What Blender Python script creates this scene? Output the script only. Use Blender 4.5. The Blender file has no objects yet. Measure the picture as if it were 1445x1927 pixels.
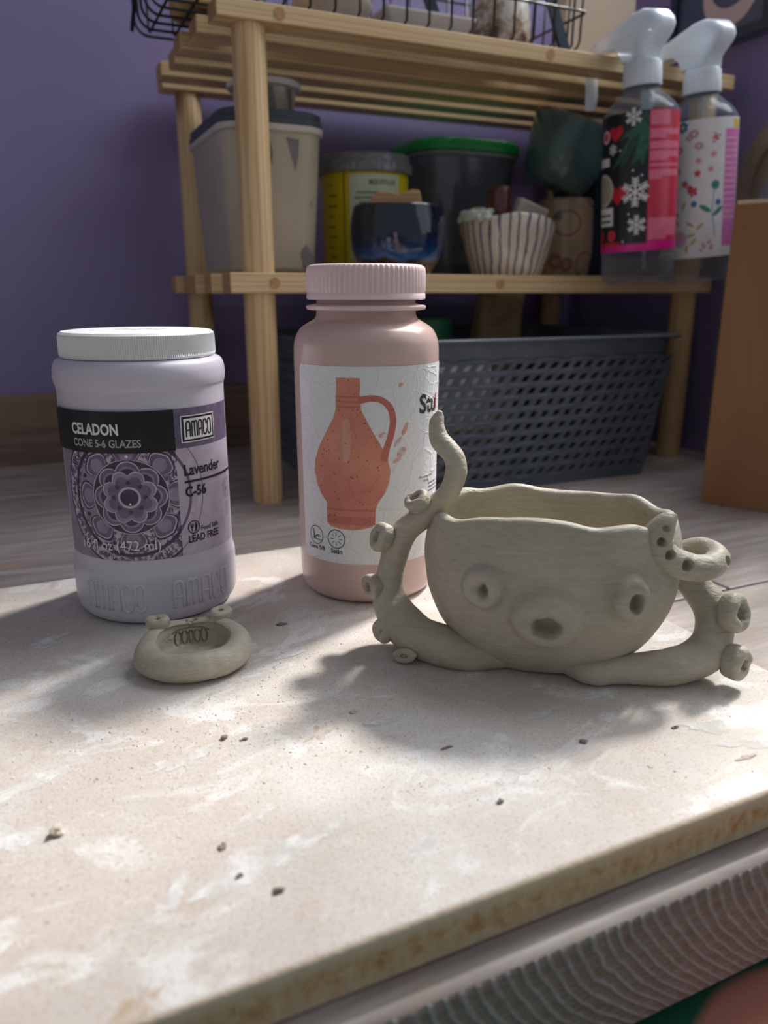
import bpy, bmesh, math, random
import numpy as np
from math import sin, cos, pi, radians
from mathutils import Vector, Matrix, noise
from mathutils.bvhtree import BVHTree
from mathutils.geometry import tessellate_polygon

random.seed(7)
scene = bpy.context.scene
COL = scene.collection

# ------------------------------------------------------------------ camera, light, exposure
# x runs along the shelf, y goes back to the purple wall, z is up; metres, plank top at z = 0
cam_d = bpy.data.cameras.new('camera')
cam = bpy.data.objects.new('camera', cam_d); COL.objects.link(cam)
cam.location = (0, 0, 0.188)
cam.rotation_euler = (radians(90 - 15.99), 0, radians(-24.8))
cam_d.sensor_fit = 'HORIZONTAL'; cam_d.sensor_width = 36.0
cam_d.lens = 36.0 * 1450.0 / 1445.0
cam_d.clip_start = 0.01
cam_d.dof.use_dof = True; cam_d.dof.focus_distance = 0.375; cam_d.dof.aperture_fstop = 11.0
scene.camera = cam

world = bpy.data.worlds.new('world'); scene.world = world; world.use_nodes = True
wbg = world.node_tree.nodes['Background']
wbg.inputs[0].default_value = (0.86, 0.92, 1.0, 1); wbg.inputs[1].default_value = 0.25

sun_d = bpy.data.lights.new('sun', 'SUN'); sun = bpy.data.objects.new('sun', sun_d); COL.objects.link(sun)
sun_d.energy = 4.6; sun_d.angle = radians(7.0); sun_d.color = (1.0, 0.965, 0.91)
SUN_AZ = Vector((0.90, 0.425, 0)).normalized(); SUN_EL = radians(45)
sdir = Vector((SUN_AZ.x * cos(SUN_EL), SUN_AZ.y * cos(SUN_EL), sin(SUN_EL)))
sun.rotation_euler = sdir.to_track_quat('Z', 'Y').to_euler(); sun.location = (1.6, 1.0, 1.6)

def area(name, loc, target, sx, sy, power, color):
    d = bpy.data.lights.new(name, 'AREA'); d.shape = 'RECTANGLE'; d.size = sx; d.size_y = sy
    d.energy = power; d.color = color
    o = bpy.data.objects.new(name, d); COL.objects.link(o); o.location = loc
    o.rotation_euler = (Vector(loc) - Vector(target)).to_track_quat('Z', 'Y').to_euler()
    return o
# sky seen through the tall glass door on the right and the window above the low wall
area('daylight_door', (1.20, -0.30, 0.85), (0.1, 0.35, 0.05), 0.9, 1.4, 2.0, (0.90, 0.94, 1.0))
area('daylight_window', (1.00, 0.52, 1.20), (0.12, 0.30, 0.0), 0.42, 0.9, 10.0, (0.90, 0.95, 1.0))

scene.view_settings.view_transform = 'Standard'; scene.view_settings.look = 'None'
scene.view_settings.gamma = 1.0; scene.view_settings.use_curve_mapping = False
scene.view_settings.exposure = 0.1

# ------------------------------------------------------------------ materials
def srgb(r, g, b):
    f = lambda c: (c / 255 / 12.92) if c / 255 <= 0.04045 else ((c / 255 + 0.055) / 1.055) ** 2.4
    return (f(r), f(g), f(b), 1)

def newmat(name):
    m = bpy.data.materials.new(name); m.use_nodes = True
    nt = m.node_tree
    return m, nt, nt.nodes['Principled BSDF'], nt.nodes['Material Output']

def N(nt, t, **kw):
    n = nt.nodes.new(t)
    for k, v in kw.items(): setattr(n, k, v)
    return n

def coords(nt, stretch=(1, 1, 1), kind='Object'):
    tc = N(nt, 'ShaderNodeTexCoord'); mp = N(nt, 'ShaderNodeMapping')
    mp.inputs['Scale'].default_value = stretch
    nt.links.new(tc.outputs[kind], mp.inputs[0])
    return mp.outputs[0]

def noise_tex(nt, vec, scale, detail=4, rough=0.55, dist=0.0):
    n = N(nt, 'ShaderNodeTexNoise'); n.inputs['Scale'].default_value = scale
    n.inputs['Detail'].default_value = detail; n.inputs['Roughness'].default_value = rough
    n.inputs['Distortion'].default_value = dist
    nt.links.new(vec, n.inputs['Vector']); return n.outputs['Fac']

def ramp(nt, fac, stops):
    r = N(nt, 'ShaderNodeValToRGB'); e = r.color_ramp.elements
    while len(e) < len(stops): e.new(0.5)
    for k, (p, c) in enumerate(stops):
        e[k].position = p; e[k].color = c
    nt.links.new(fac, r.inputs[0]); return r.outputs[0]

def mixc(nt, fac, a, b, mode='MIX'):
    m = N(nt, 'ShaderNodeMix', data_type='RGBA', blend_type=mode)
    for sock, v in ((m.inputs[0], fac), (m.inputs[6], a), (m.inputs[7], b)):
        if hasattr(v, 'is_output'): nt.links.new(v, sock)
        elif isinstance(v, (int, float)): sock.default_value = v
        else: sock.default_value = v
    return m.outputs[2]

def bump(nt, bsdf, h, strength, dist=0.001):
    b = N(nt, 'ShaderNodeBump'); b.inputs['Strength'].default_value = strength
    b.inputs['Distance'].default_value = dist
    nt.links.new(h, b.inputs['Height'])
    prev = bsdf.inputs['Normal'].links
    if prev: nt.links.new(prev[0].from_socket, b.inputs['Normal'])
    nt.links.new(b.outputs[0], bsdf.inputs['Normal'])

def M(name, c1, c2=None, scale=40, rough=0.6, bmp=0.0, bscale=None, stretch=(1, 1, 1), lo=0.35, hi=0.65,
      coat=0.0, metal=0.0, bdist=0.0006, sss=0.0, spec=0.5, trans=0.0):
    m, nt, p, out = newmat(name)
    v = coords(nt, stretch)
    if c2 is None: c2 = tuple(0.82 * x for x in c1[:3]) + (1,)
    f = noise_tex(nt, v, scale)
    nt.links.new(ramp(nt, f, [(lo, c1), (hi, c2)]), p.inputs['Base Color'])
    p.inputs['Roughness'].default_value = rough; p.inputs['Metallic'].default_value = metal
    p.inputs['Coat Weight'].default_value = coat; p.inputs['Specular IOR Level'].default_value = spec
    if trans: p.inputs['Transmission Weight'].default_value = trans
    if sss:
        p.inputs['Subsurface Weight'].default_value = sss; p.inputs['Subsurface Radius'].default_value = (1, .8, .7)
        p.inputs['Subsurface Scale'].default_value = 0.004
    if bmp: bump(nt, p, noise_tex(nt, v, bscale or scale * 3), bmp, bdist)
    return m

def clear_plastic(name, tint, alpha=0.25, rough=0.08, body=(0.7, 0.75, 0.8, 1)):
    """thin clear plastic: mostly see-through, glossy skin, a little milkiness"""
    m, nt, p, out = newmat(name)
    tr = N(nt, 'ShaderNodeBsdfTransparent'); tr.inputs[0].default_value = tint
    p.inputs['Base Color'].default_value = body; p.inputs['Roughness'].default_value = rough
    lw = N(nt, 'ShaderNodeLayerWeight'); lw.inputs[0].default_value = 0.35
    v = coords(nt); f = noise_tex(nt, v, 60)
    a = N(nt, 'ShaderNodeMath', operation='MULTIPLY_ADD'); a.inputs[1].default_value = 0.55; a.inputs[2].default_value = alpha - 0.04
    nt.links.new(lw.outputs['Facing'], a.inputs[0])
    b = N(nt, 'ShaderNodeMath', operation='MULTIPLY_ADD'); b.inputs[1].default_value = 0.08
    nt.links.new(f, b.inputs[0]); nt.links.new(a.outputs[0], b.inputs[2])
    mx = N(nt, 'ShaderNodeMixShader')
    nt.links.new(b.outputs[0], mx.inputs[0]); nt.links.new(tr.outputs[0], mx.inputs[1]); nt.links.new(p.outputs[0], mx.inputs[2])
    nt.links.new(mx.outputs[0], out.inputs[0])
    return m

def wood(name, c1, c2, c3, axis=0, scale=9.0, rough=0.55, knots=True):
    m, nt, p, out = newmat(name)
    st = [22, 22, 22]; st[axis] = 1.6
    v = coords(nt, tuple(st))
    f = noise_tex(nt, v, scale / 3, 5, 0.6, 0.8)
    w = N(nt, 'ShaderNodeTexWave', wave_type='RINGS', rings_direction='XYZ'[axis])
    w.inputs['Scale'].default_value = 3.2; w.inputs['Distortion'].default_value = 5.0
    w.inputs['Detail'].default_value = 3; w.inputs['Detail Scale'].default_value = 1.2
    nt.links.new(v, w.inputs['Vector'])
    col = ramp(nt, f, [(0.3, c1), (0.7, c2)])
    col = mixc(nt, ramp(nt, w.outputs['Fac'], [(0.55, (0, 0, 0, 1)), (1.0, (.55, .55, .55, 1))]), col, c3)
    if knots:
        vo = N(nt, 'ShaderNodeTexVoronoi'); vo.inputs['Scale'].default_value = 9.0
        st2 = [1.6, 1.6, 1.6]; st2[axis] = 0.75
        nt.links.new(coords(nt, tuple(st2)), vo.inputs['Vector'])
        kf = ramp(nt, vo.outputs['Distance'], [(0.05, (.8, .8, .8, 1)), (0.16, (0, 0, 0, 1))])
        col = mixc(nt, kf, col, tuple(0.45 * x for x in c3[:3]) + (1,))
    nt.links.new(col, p.inputs['Base Color'])
    p.inputs['Roughness'].default_value = rough
    bump(nt, p, f, 0.12, 0.001)
    return m

# ------------------------------------------------------------------ mesh helpers
def link(name, me, parent=None, loc=None, rot=None):
    o = bpy.data.objects.new(name, me); COL.objects.link(o)
    if parent is not None: o.parent = parent
    if loc is not None: o.location = loc
    if rot is not None: o.rotation_euler = rot
    return o

def obj(name, V, F, mats, parent=None, smooth=True, mi=None, loc=None, rot=None, angle=None, recalc=True):
    me = bpy.data.meshes.new(name)
    me.from_pydata([tuple(v) for v in V], [], [tuple(f) for f in F])
    if not isinstance(mats, (list, tuple)): mats = [mats]
    for m in mats: me.materials.append(m)
    if mi is not None: me.polygons.foreach_set('material_index', mi)
    if recalc:
        bm = bmesh.new(); bm.from_mesh(me); bmesh.ops.recalc_face_normals(bm, faces=bm.faces); bm.to_mesh(me); bm.free()
    me.polygons.foreach_set('use_smooth', [smooth] * len(me.polygons))
    if smooth and angle: me.set_sharp_from_angle(angle=radians(angle))
    me.update()
    return link(name, me, parent, loc, rot)

def tag(o, label=None, cat=None, group=None, kind=None):
    if label: o['label'] = label
    if cat: o['category'] = cat
    if group: o['group'] = group
    if kind: o['kind'] = kind
    return o

def thing(name, label, cat, loc=(0, 0, 0), rotz=0.0, group=None, rot=None):
    o = bpy.data.objects.new(name, None); COL.objects.link(o)
    o.empty_display_size = 0.02
    o.location = loc; o.rotation_euler = rot if rot else (0, 0, radians(rotz))
    return tag(o, label, cat, group)

class MB:
    """collects geometry for ONE mesh"""
    def __init__(s): s.V = []; s.F = []; s.m = []
    def add(s, V, F, mi=0):
        b = len(s.V); s.V += [tuple(v) for v in V]; s.F += [tuple(i + b for i in f) for f in F]; s.m += [mi] * len(F)
        return s
    def build(s, name, mats, parent=None, **kw): return obj(name, s.V, s.F, mats, parent, mi=s.m, **kw)

def lathe(prof, seg=96, rmod=None):
    V = []; F = []; n = len(prof)
    for i, (r, z) in enumerate(prof):
        for k in range(seg):
            a = 2 * pi * k / seg
            rr = r if rmod is None else rmod(r, z, a, i)
            V.append((rr * sin(a), -rr * cos(a), z))
    for i in range(n - 1):
        for k in range(seg):
            k2 = (k + 1) % seg
            F.append((i * seg + k, i * seg + k2, (i + 1) * seg + k2, (i + 1) * seg + k))
    return V, F

def smooth_prof(pts, per=8):
    """Catmull-Rom through (r,z)"""
    P = [Vector((p[0], p[1])) for p in pts]; out = []
    for i in range(len(P) - 1):
        p0 = P[max(i - 1, 0)]; p1 = P[i]; p2 = P[i + 1]; p3 = P[min(i + 2, len(P) - 1)]
        for k in range(per):
            t = k / per
            q = 0.5 * ((2 * p1) + (p2 - p0) * t + (2 * p0 - 5 * p1 + 4 * p2 - p3) * t * t + (3 * p1 - p0 - 3 * p2 + p3) * t ** 3)
            out.append((max(q.x, 0.0), q.y))
    out.append((P[-1].x, P[-1].y)); return out

def box(x0, x1, y0, y1, z0, z1, bev=0.0, seg=2):
    bm = bmesh.new(); bmesh.ops.create_cube(bm, size=1)
    for v in bm.verts:
        v.co = (x0 + (v.co.x + .5) * (x1 - x0), y0 + (v.co.y + .5) * (y1 - y0), z0 + (v.co.z + .5) * (z1 - z0))
    if bev: bmesh.ops.bevel(bm, geom=bm.edges[:], offset=bev, segments=seg, profile=0.5, affect='EDGES')
    bm.verts.index_update()
    V = [v.co[:] for v in bm.verts]; F = [[v.index for v in f.verts] for f in bm.faces]; bm.free()
    return V, F

def catmull(P, per):
    P = [np.array(p, float) for p in P]; out = []
    for i in range(len(P) - 1):
        p0 = P[max(i - 1, 0)]; p1 = P[i]; p2 = P[i + 1]; p3 = P[min(i + 2, len(P) - 1)]
        for k in range(per):
            t = k / per
            out.append(0.5 * (2 * p1 + (p2 - p0) * t + (2 * p0 - 5 * p1 + 4 * p2 - p3) * t * t + (3 * p1 - p0 - 3 * p2 + p3) * t ** 3))
    out.append(P[-1]); return np.array(out)

def tube(path, seg=12, per=0, flat=None, cap=True):
    """path rows x,y,z,r ; flat(t)->y scale of the section"""
    Q = catmull(path, per) if per else np.array(path, float)
    V = []; F = []; n = len(Q); up = None
    for i in range(n):
        t = Q[min(i + 1, n - 1), :3] - Q[max(i - 1, 0), :3]; t = t / (np.linalg.norm(t) + 1e-12)
        if up is None:
            up = np.array([0, 0, 1.0]) if abs(t[2]) < .9 else np.array([0, 1.0, 0])
        a = np.cross(t, up); a /= np.linalg.norm(a) + 1e-12; b = np.cross(a, t); up = b
        for k in range(seg):
            an = 2 * pi * k / seg
            o = (a * cos(an) + b * sin(an)) * Q[i, 3]
            if flat: o = o * np.array([1, flat(i / (n - 1)), 1])
            V.append(Q[i, :3] + o)
    for i in range(n - 1):
        for k in range(seg):
            k2 = (k + 1) % seg
            F.append((i * seg + k, i * seg + k2, (i + 1) * seg + k2, (i + 1) * seg + k))
    if cap:
        b = len(V); V += [Q[0, :3], Q[-1, :3]]
        for k in range(seg):
            k2 = (k + 1) % seg
            F.append((b, k2, k)); F.append((b + 1, (n - 1) * seg + k, (n - 1) * seg + k2))
    return V, F

def wire(pts, r, seg=6): return tube([(p[0], p[1], p[2], r) for p in pts], seg)

def rrect(hx, hy, rad, n=8):
    pts = []
    for cx, cy, a0 in ((hx - rad, -hy + rad, -90), (hx - rad, hy - rad, 0), (-hx + rad, hy - rad, 90), (-hx + rad, -hy + rad, 180)):
        for k in range(n + 1):
            a = radians(a0 + 90 * k / n); pts.append((cx + rad * cos(a), cy + rad * sin(a)))
    return pts

def loft(rings, cap0=True, cap1=True):
    V = [p for r in rings for p in r]; n = len(rings[0]); F = []
    for i in range(len(rings) - 1):
        for k in range(n):
            k2 = (k + 1) % n
            F.append((i * n + k, i * n + k2, (i + 1) * n + k2, (i + 1) * n + k))
    if cap0: F.append(tuple(reversed(range(n))))
    if cap1: F.append(tuple(range((len(rings) - 1) * n, len(rings) * n)))
    return V, F

def rprism(levels, rad):
    """levels: (hx, hy, z) rounded-rectangle sections"""
    return loft([[(x, y, z) for x, y in rrect(hx, hy, min(rad, hx * .95, hy * .95))] for hx, hy, z in levels])

def prism(pts, d, axis='y', off=0.0):
    """extrude outline of (a,b) points; axis y: (a, off..off+d, b)"""
    n = len(pts); V = []
    for dd in (off, off + d):
        for a, b in pts:
            V.append({'y': (a, dd, b), 'x': (dd, a, b), 'z': (a, b, dd)}[axis])
    F = [tuple(range(n)), tuple(range(2 * n - 1, n - 1, -1))]
    for k in range(n):
        k2 = (k + 1) % n; F.append((k, k2, n + k2, n + k))
    return V, F

_tc = {}
def text2d(body, size, bold=0.0, sx=1.0, align='LEFT', shear=0.0):
    key = (body, bold, align, shear)
    if key not in _tc:
        cu = bpy.data.curves.new('lettering_source', 'FONT'); cu.body = body; cu.size = 1; cu.offset = bold
        cu.align_x = align; cu.resolution_u = 3; cu.fill_mode = 'FRONT'; cu.shear = shear
        o = bpy.data.objects.new('lettering_source', cu); COL.objects.link(o)
        dg = bpy.context.evaluated_depsgraph_get(); dg.update()
        me = o.evaluated_get(dg).to_mesh()
        _tc[key] = ([(v.co.x, v.co.y) for v in me.vertices], [tuple(p.vertices) for p in me.polygons])
        o.evaluated_get(dg).to_mesh_clear(); bpy.data.objects.remove(o); bpy.data.curves.remove(cu)
    V, F = _tc[key]
    return [(x * size * sx, y * size) for x, y in V], F

class Decal:
    """flat artwork laid out in (s, z) and wrapped onto a surface by fn(s, z, lift)"""
    def __init__(s): s.V = []; s.F = []; s.m = []; s.clip = None
    def _v(s, x, z, L):
        if s.clip:
            x = min(max(x, s.clip[0]), s.clip[1]); z = min(max(z, s.clip[2]), s.clip[3])
        s.V.append((x, z, L)); return len(s.V) - 1
    def raw(s, P, F, mi, L):
        b = len(s.V)
        for x, z in P: s._v(x, z, L)
        for f in F: s.F.append(tuple(i + b for i in f)); s.m.append(mi)
    def rect(s, x0, x1, z0, z1, mi, L, h=0.003):
        n = max(1, int(abs(x1 - x0) / h)); P = []; F = []
        for k in range(n + 1):
            x = x0 + (x1 - x0) * k / n; P += [(x, z0), (x, z1)]
        for k in range(n): F.append((2 * k, 2 * k + 2, 2 * k + 3, 2 * k + 1))
        s.raw(P, F, mi, L)
    def poly(s, pts, mi, L, h=0.003):
        tris = tessellate_polygon([[Vector((p[0], p[1], 0)) for p in pts]])
        st = [tuple(Vector(pts[i][:2]) for i in t) for t in tris]; P = []; F = []
        while st:
            t = st.pop()
            e = max(range(3), key=lambda k: abs(t[k].x - t[(k + 1) % 3].x))
            a, b, c = t[e], t[(e + 1) % 3], t[(e + 2) % 3]
            if abs(a.x - b.x) > h:
                q = (a + b) / 2; st += [(a, q, c), (q, b, c)]
            else:
                F.append((len(P), len(P) + 1, len(P) + 2)); P += [a[:], b[:], c[:]]
        s.raw(P, F, mi, L)
    def ring(s, cx, cz, r0, r1, mi, L, n=64, sx=1.0, a0=0, a1=2 * pi):
        P = []; F = []
        for k in range(n + 1):
            a = a0 + (a1 - a0) * k / n
            P += [(cx + sx * r0 * cos(a), cz + r0 * sin(a)), (cx + sx * r1 * cos(a), cz + r1 * sin(a))]
        for k in range(n): F.append((2 * k, 2 * k + 1, 2 * k + 3, 2 * k + 2))
        s.raw(P, F, mi, L)
    def disc(s, cx, cz, r, mi, L, n=24, sx=1.0):
        s.poly([(cx + sx * r * cos(2 * pi * k / n), cz + r * sin(2 * pi * k / n)) for k in range(n)], mi, L)
    def line(s, pts, w, mi, L):
        for (x0, z0), (x1, z1) in zip(pts[:-1], pts[1:]):
            d = Vector((x1 - x0, z1 - z0)); 
            if d.length < 1e-9: continue
            nn = Vector((-d.y, d.x)).normalized() * w / 2; e = d.normalized() * w * .25
            s.poly([(x0 + nn.x - e.x, z0 + nn.y - e.y), (x0 - nn.x - e.x, z0 - nn.y - e.y), (x1 - nn.x + e.x, z1 - nn.y + e.y), (x1 + nn.x + e.x, z1 + nn.y + e.y)], mi, L)
    def text(s, body, x, z, size, mi, L, bold=0.0, sx=1.0, align='LEFT', rot=0.0):
        V, F = text2d(body, size, bold, sx, align); c, q = cos(rot), sin(rot)
        s.raw([(x + a * c - b * q, z + a * q + b * c) for a, b in V], F, mi, L)
    def fit(s, body, x0, x1, z, h, mi, L, bold=0.0, rot=0.0):
        """text whose width is x0..x1 and cap height h"""
        V, F = text2d(body, 1.0, bold)
        w = max(p[0] for p in V) - min(p[0] for p in V); mn = min(p[0] for p in V)
        sx = (x1 - x0) / w; sz = h / 0.70; c, q = cos(rot), sin(rot)
        P = [((a - mn) * sx, b * sz) for a, b in V]
        s.raw([(x0 + a * c - b * q, z + a * q + b * c) for a, b in P], F, mi, L)
    def build(s, name, mats, fn, parent, smooth=True, unit=0.00005):
        V = [fn(x, z, L * unit) for x, z, L in s.V]
        return obj(name, V, s.F, mats, parent, smooth=smooth, mi=s.m, recalc=False)

def on_cyl(R, z0=0.0):
    return lambda s, z, l: ((R + l) * sin(s / R), -(R + l) * cos(s / R), z - z0)
def on_front(y): return lambda s, z, l: (s, y - l, z)

def fbm(p, sc, amp, seed=0.0):
    return amp * noise.fractal(Vector((p[0] * sc + seed, p[1] * sc, p[2] * sc)), 1.0, 2.0, 3)

# ------------------------------------------------------------------ palette
m_purple = M('purple_wall_paint', srgb(140, 128, 172), srgb(130, 118, 161), 3, rough=.75, bmp=.08, bscale=250)
m_pine = wood('pine', srgb(226, 198, 154), srgb(212, 180, 134), srgb(186, 148, 104), 0, rough=.5)
m_pine_v = wood('pine_upright', srgb(226, 196, 150), srgb(210, 176, 128), srgb(178, 134, 88), 2, rough=.5)
m_endgrain = M('pine_end_grain', srgb(196, 152, 108), srgb(170, 126, 88), 300, rough=.7)
m_skirt = wood('skirting_oak', srgb(138, 114, 98), srgb(116, 94, 82), srgb(94, 76, 66), 0, rough=.6, knots=False)
m_black_metal = M('black_wire', srgb(26, 28, 36), srgb(20, 22, 28), 80, rough=.4)
m_white = M('white_plastic', srgb(232, 232, 232), srgb(224, 224, 226), 30, rough=.42)
m_ink = M('black_ink', srgb(14, 14, 20), srgb(22, 21, 27), 90, rough=.35)
m_whiteink = M('white_ink', srgb(232, 228, 230), srgb(222, 218, 222), 90, rough=.4)

# ------------------------------------------------------------------ the room
tag(obj('wall_back', *box(-1.6, 0.75, 0.947, 0.99, -0.3, 2.2), m_purple, smooth=False), kind='structure')
# low purple wall on the right with the window opening above it; the tall door opening starts nearer the camera
mb = MB()
mb.add(*box(0.735, 0.80, 0.63, 0.947, -0.3, 0.57)); mb.add(*box(0.735, 0.80, 0.47, 0.63, -0.3, 0.30))
mb.add(*box(0.735, 0.80, 0.47, 0.947, 2.0, 2.2))
tag(mb.build('wall_right', [m_purple], smooth=False), kind='structure')
mb = MB()
for z, y0 in ((0.57, .63), (1.95, .47)): mb.add(*box(0.738, 0.797, y0, 0.947, z, z + 0.022, .003))
for y, z0 in ((0.47, .30), (0.925, .59)): mb.add(*box(0.745, 0.79, y, y + 0.022, z0, 1.96, .003))
tag(mb.build('window_1', [m_white], smooth=False), kind='structure')

# plank platform
m_floor, nt, p, out = newmat('worn_grey_planks')
v = coords(nt, (3, 22, 22)); geo = N(nt, 'ShaderNodeNewGeometry')
f = noise_tex(nt, v, 4, 6, .65, .6); g = noise_tex(nt, coords(nt, (6, 12, 6)), 4.5, 5, .6)
col = ramp(nt, f, [(.25, srgb(136, 122, 114)), (.5, srgb(166, 155, 149)), (.75, srgb(192, 185, 181))])
col = mixc(nt, ramp(nt, g, [(.52, (0, 0, 0, 1)), (.72, (.6, .6, .6, 1))]), col, srgb(178, 138, 108))
isl = ramp(nt, geo.outputs['Random Per Island'], [(0, (.88, .88, .9, 1)), (1, (1.06, 1.03, 1.0, 1))])
col = mixc(nt, 1.0, col, isl, 'MULTIPLY')
col = mixc(nt, ramp(nt, noise_tex(nt, coords(nt, (14, 60, 30)), 3, 3), [(.66, (0, 0, 0, 1)), (.74, (.5, .5, .5, 1))]), col, srgb(205, 203, 205))
nt.links.new(col, p.inputs['Base Color']); p.inputs['Roughness'].default_value = .48
bump(nt, p, f, .25, .0008)
mb = MB(); rows = [0.182, 0.334, 0.486, 0.638, 0.790, 0.947]
joints = {0: [-.35, .25], 1: [-.2, .405], 2: [-.5, .12], 3: [-.3, .52], 4: [-.6, .46]}
for k in range(5):
    xs = [-1.5] + joints[k] + [0.735]
    for a, b in zip(xs[:-1], xs[1:]):
        mb.add(*box(a + .0008, b - .0008, rows[k] + .0009, rows[k + 1] - .0009, -.02, 0, .0014, 2))
tag(mb.build('floor', [m_floor], smooth=False), kind='structure')
m_under = M('dark_gap', srgb(70, 62, 58), None, 50, rough=.9)
tag(obj('trim_2', *box(-1.5, .735, .20, .947, -.046, -.0195), m_under, smooth=False), kind='structure')

# rough sawn front board of the platform
m_sawn, nt, p, out = newmat('rough_sawn_face')
tc = N(nt, 'ShaderNodeTexCoord'); sx = N(nt, 'ShaderNodeSeparateXYZ'); nt.links.new(tc.outputs['Object'], sx.inputs[0])
def mth(op, a, b=None, c=None):
    n = N(nt, 'ShaderNodeMath', operation=op)
    for i, q in enumerate((a, b, c)):
        if q is None: continue
        if hasattr(q, 'is_output'): nt.links.new(q, n.inputs[i])
        else: n.inputs[i].default_value = q
    return n.outputs[0]
zz = sx.outputs[2]
gg = mth('ADD', mth('MULTIPLY', zz, -.25), mth('MULTIPLY', mth('MULTIPLY', zz, zz), 12.0))
ph = mth('SUBTRACT', sx.outputs[0], gg)
nz = noise_tex(nt, coords(nt, (1, 1, 1)), 45, 4)
ph = mth('ADD', mth('MULTIPLY', ph, 1 / .0052), mth('MULTIPLY', nz, 1.3))
saw = mth('PINGPONG', ph, .5)
line = mth('MULTIPLY', ramp(nt, saw, [(.02, (1, 1, 1, 1)), (.30, (0, 0, 0, 1))]), ramp(nt, noise_tex(nt, coords(nt), 160, 4, .7), [(.3, (.25, .25, .25, 1)), (.6, (1, 1, 1, 1))]))
fz = noise_tex(nt, coords(nt, (30, 30, 160)), 6, 5, .7)
col = ramp(nt, fz, [(.3, srgb(98, 84, 78)), (.55, srgb(132, 118, 110)), (.75, srgb(148, 140, 140))])
col = mixc(nt, mth('MULTIPLY', line, .75), col, srgb(172, 174, 182))
nt.links.new(col, p.inputs['Base Color']); p.inputs['Roughness'].default_value = .8
bump(nt, p, line, .8, .0012); bump(nt, p, fz, .6, .0008)
prof = [(0.1821, 0.0)] + [(0.1462 + .0045 - .0045 * sin(a), -.0045 + .0045 * cos(a)) for a in np.linspace(0, pi / 2, 9)] + [(0.1462, -.046), (0.1821, -.046)]
V, F = prism(prof, 2.23, 'x', -1.5)
o = obj('trim_1', V, F, [m_floor, m_sawn], smooth=True, angle=35)
for pl in o.data.polygons:
    if abs(pl.normal.z) < .55: pl.material_index = 1
tag(o, kind='structure')

# skirting along the purple wall
V, F = prism([(0.947, 0.0), (0.935, 0.0), (0.935, .072), (0.938, .078), (0.947, .078)], 2.2, 'x', -1.5)
tag(obj('baseboard_back', V, F, m_skirt, smooth=False), kind='structure')
V, F = prism([(-1.6, -.16), (1.4, -.16), (1.4, -.12), (-1.6, -.12)], 3.2, 'y', -1.8)
tag(obj('trim_3', V, F, m_under, smooth=False), kind='structure')
tag(obj('trim_4', *box(-1.5, .735, .30, .947, -.12, -.046), m_under, smooth=False), kind='structure')

# green cushion below the platform edge, rust coloured disc printed on it
m_green, nt, p, out = newmat('green_canvas')
tc = N(nt, 'ShaderNodeTexCoord'); vm = N(nt, 'ShaderNodeVectorMath', operation='DISTANCE'); vm.inputs[1].default_value = (0.218, 0.093, 0)
mp = N(nt, 'ShaderNodeMapping'); mp.inputs['Scale'].default_value = (1, 1, 0)
nt.links.new(tc.outputs['Object'], mp.inputs[0]); nt.links.new(mp.outputs[0], vm.inputs[0])
fz = noise_tex(nt, coords(nt), 140, 2)
d = N(nt, 'ShaderNodeMath', operation='MULTIPLY_ADD'); d.inputs[1].default_value = .0012; nt.links.new(fz, d.inputs[0]); nt.links.new(vm.outputs['Value'], d.inputs[2])
sel = ramp(nt, d.outputs[0], [(.0588, (1, 1, 1, 1)), (.0594, (0, 0, 0, 1))])
nt.links.new(mixc(nt, sel, srgb(10, 92, 66), srgb(196, 126, 108)), p.inputs['Base Color']); p.inputs['Roughness'].default_value = .85
wv = N(nt, 'ShaderNodeTexWave'); wv.inputs['Scale'].default_value = 420; wv.bands_direction = 'DIAGONAL'
nt.links.new(coords(nt), wv.inputs['Vector']); bump(nt, p, wv.outputs['Fac'], .35, .0006)
V, F = rprism([(.20, .16, -.118), (.212, .172, -.11), (.215, .175, -.09), (.212, .172, -.068), (.205, .165, -.061), (.19, .15, -.06)], .03)
V = [(x + .20, y + .01, z) for x, y, z in V]
tag(obj('cushion', V, F, m_green, smooth=True, angle=60), 'dark green canvas cushion with a rust pink disc below the platform edge', 'cushion')

# ------------------------------------------------------------------ MDF board
m_mdf, nt, p, out = newmat('mdf_top')
v = coords(nt)
f1 = noise_tex(nt, v, 14, 5, .6, .4); f2 = noise_tex(nt, v, 900, 2, .6); f3 = noise_tex(nt, coords(nt, (1, 1.6, 1)), 22, 6, .62, 1.0)
col = ramp(nt, f1, [(.3, srgb(190, 177, 167)), (.5, srgb(198, 189, 181)), (.72, srgb(210, 205, 200))])
col = mixc(nt, ramp(nt, f3, [(.54, (0, 0, 0, 1)), (.62, (.75, .75, .75, 1))]), col, srgb(222, 221, 219))
col = mixc(nt, ramp(nt, noise_tex(nt, v, 9, 3), [(.6, (0, 0, 0, 1)), (.8, (.45, .45, .45, 1))]), col, srgb(196, 168, 140))
fib = N(nt, 'ShaderNodeTexVoronoi', feature='DISTANCE_TO_EDGE'); fib.inputs['Scale'].default_value = 330
wn = N(nt, 'ShaderNodeVectorMath', operation='MULTIPLY_ADD'); 
nn = N(nt, 'ShaderNodeTexNoise'); nn.inputs['Scale'].default_value = 60; nt.links.new(v, nn.inputs['Vector'])
wn.inputs[1].default_value = (.02, .02, .02); nt.links.new(nn.outputs['Color'], wn.inputs[0]); nt.links.new(v, wn.inputs[2])
nt.links.new(wn.outputs[0], fib.inputs['Vector'])
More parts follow.
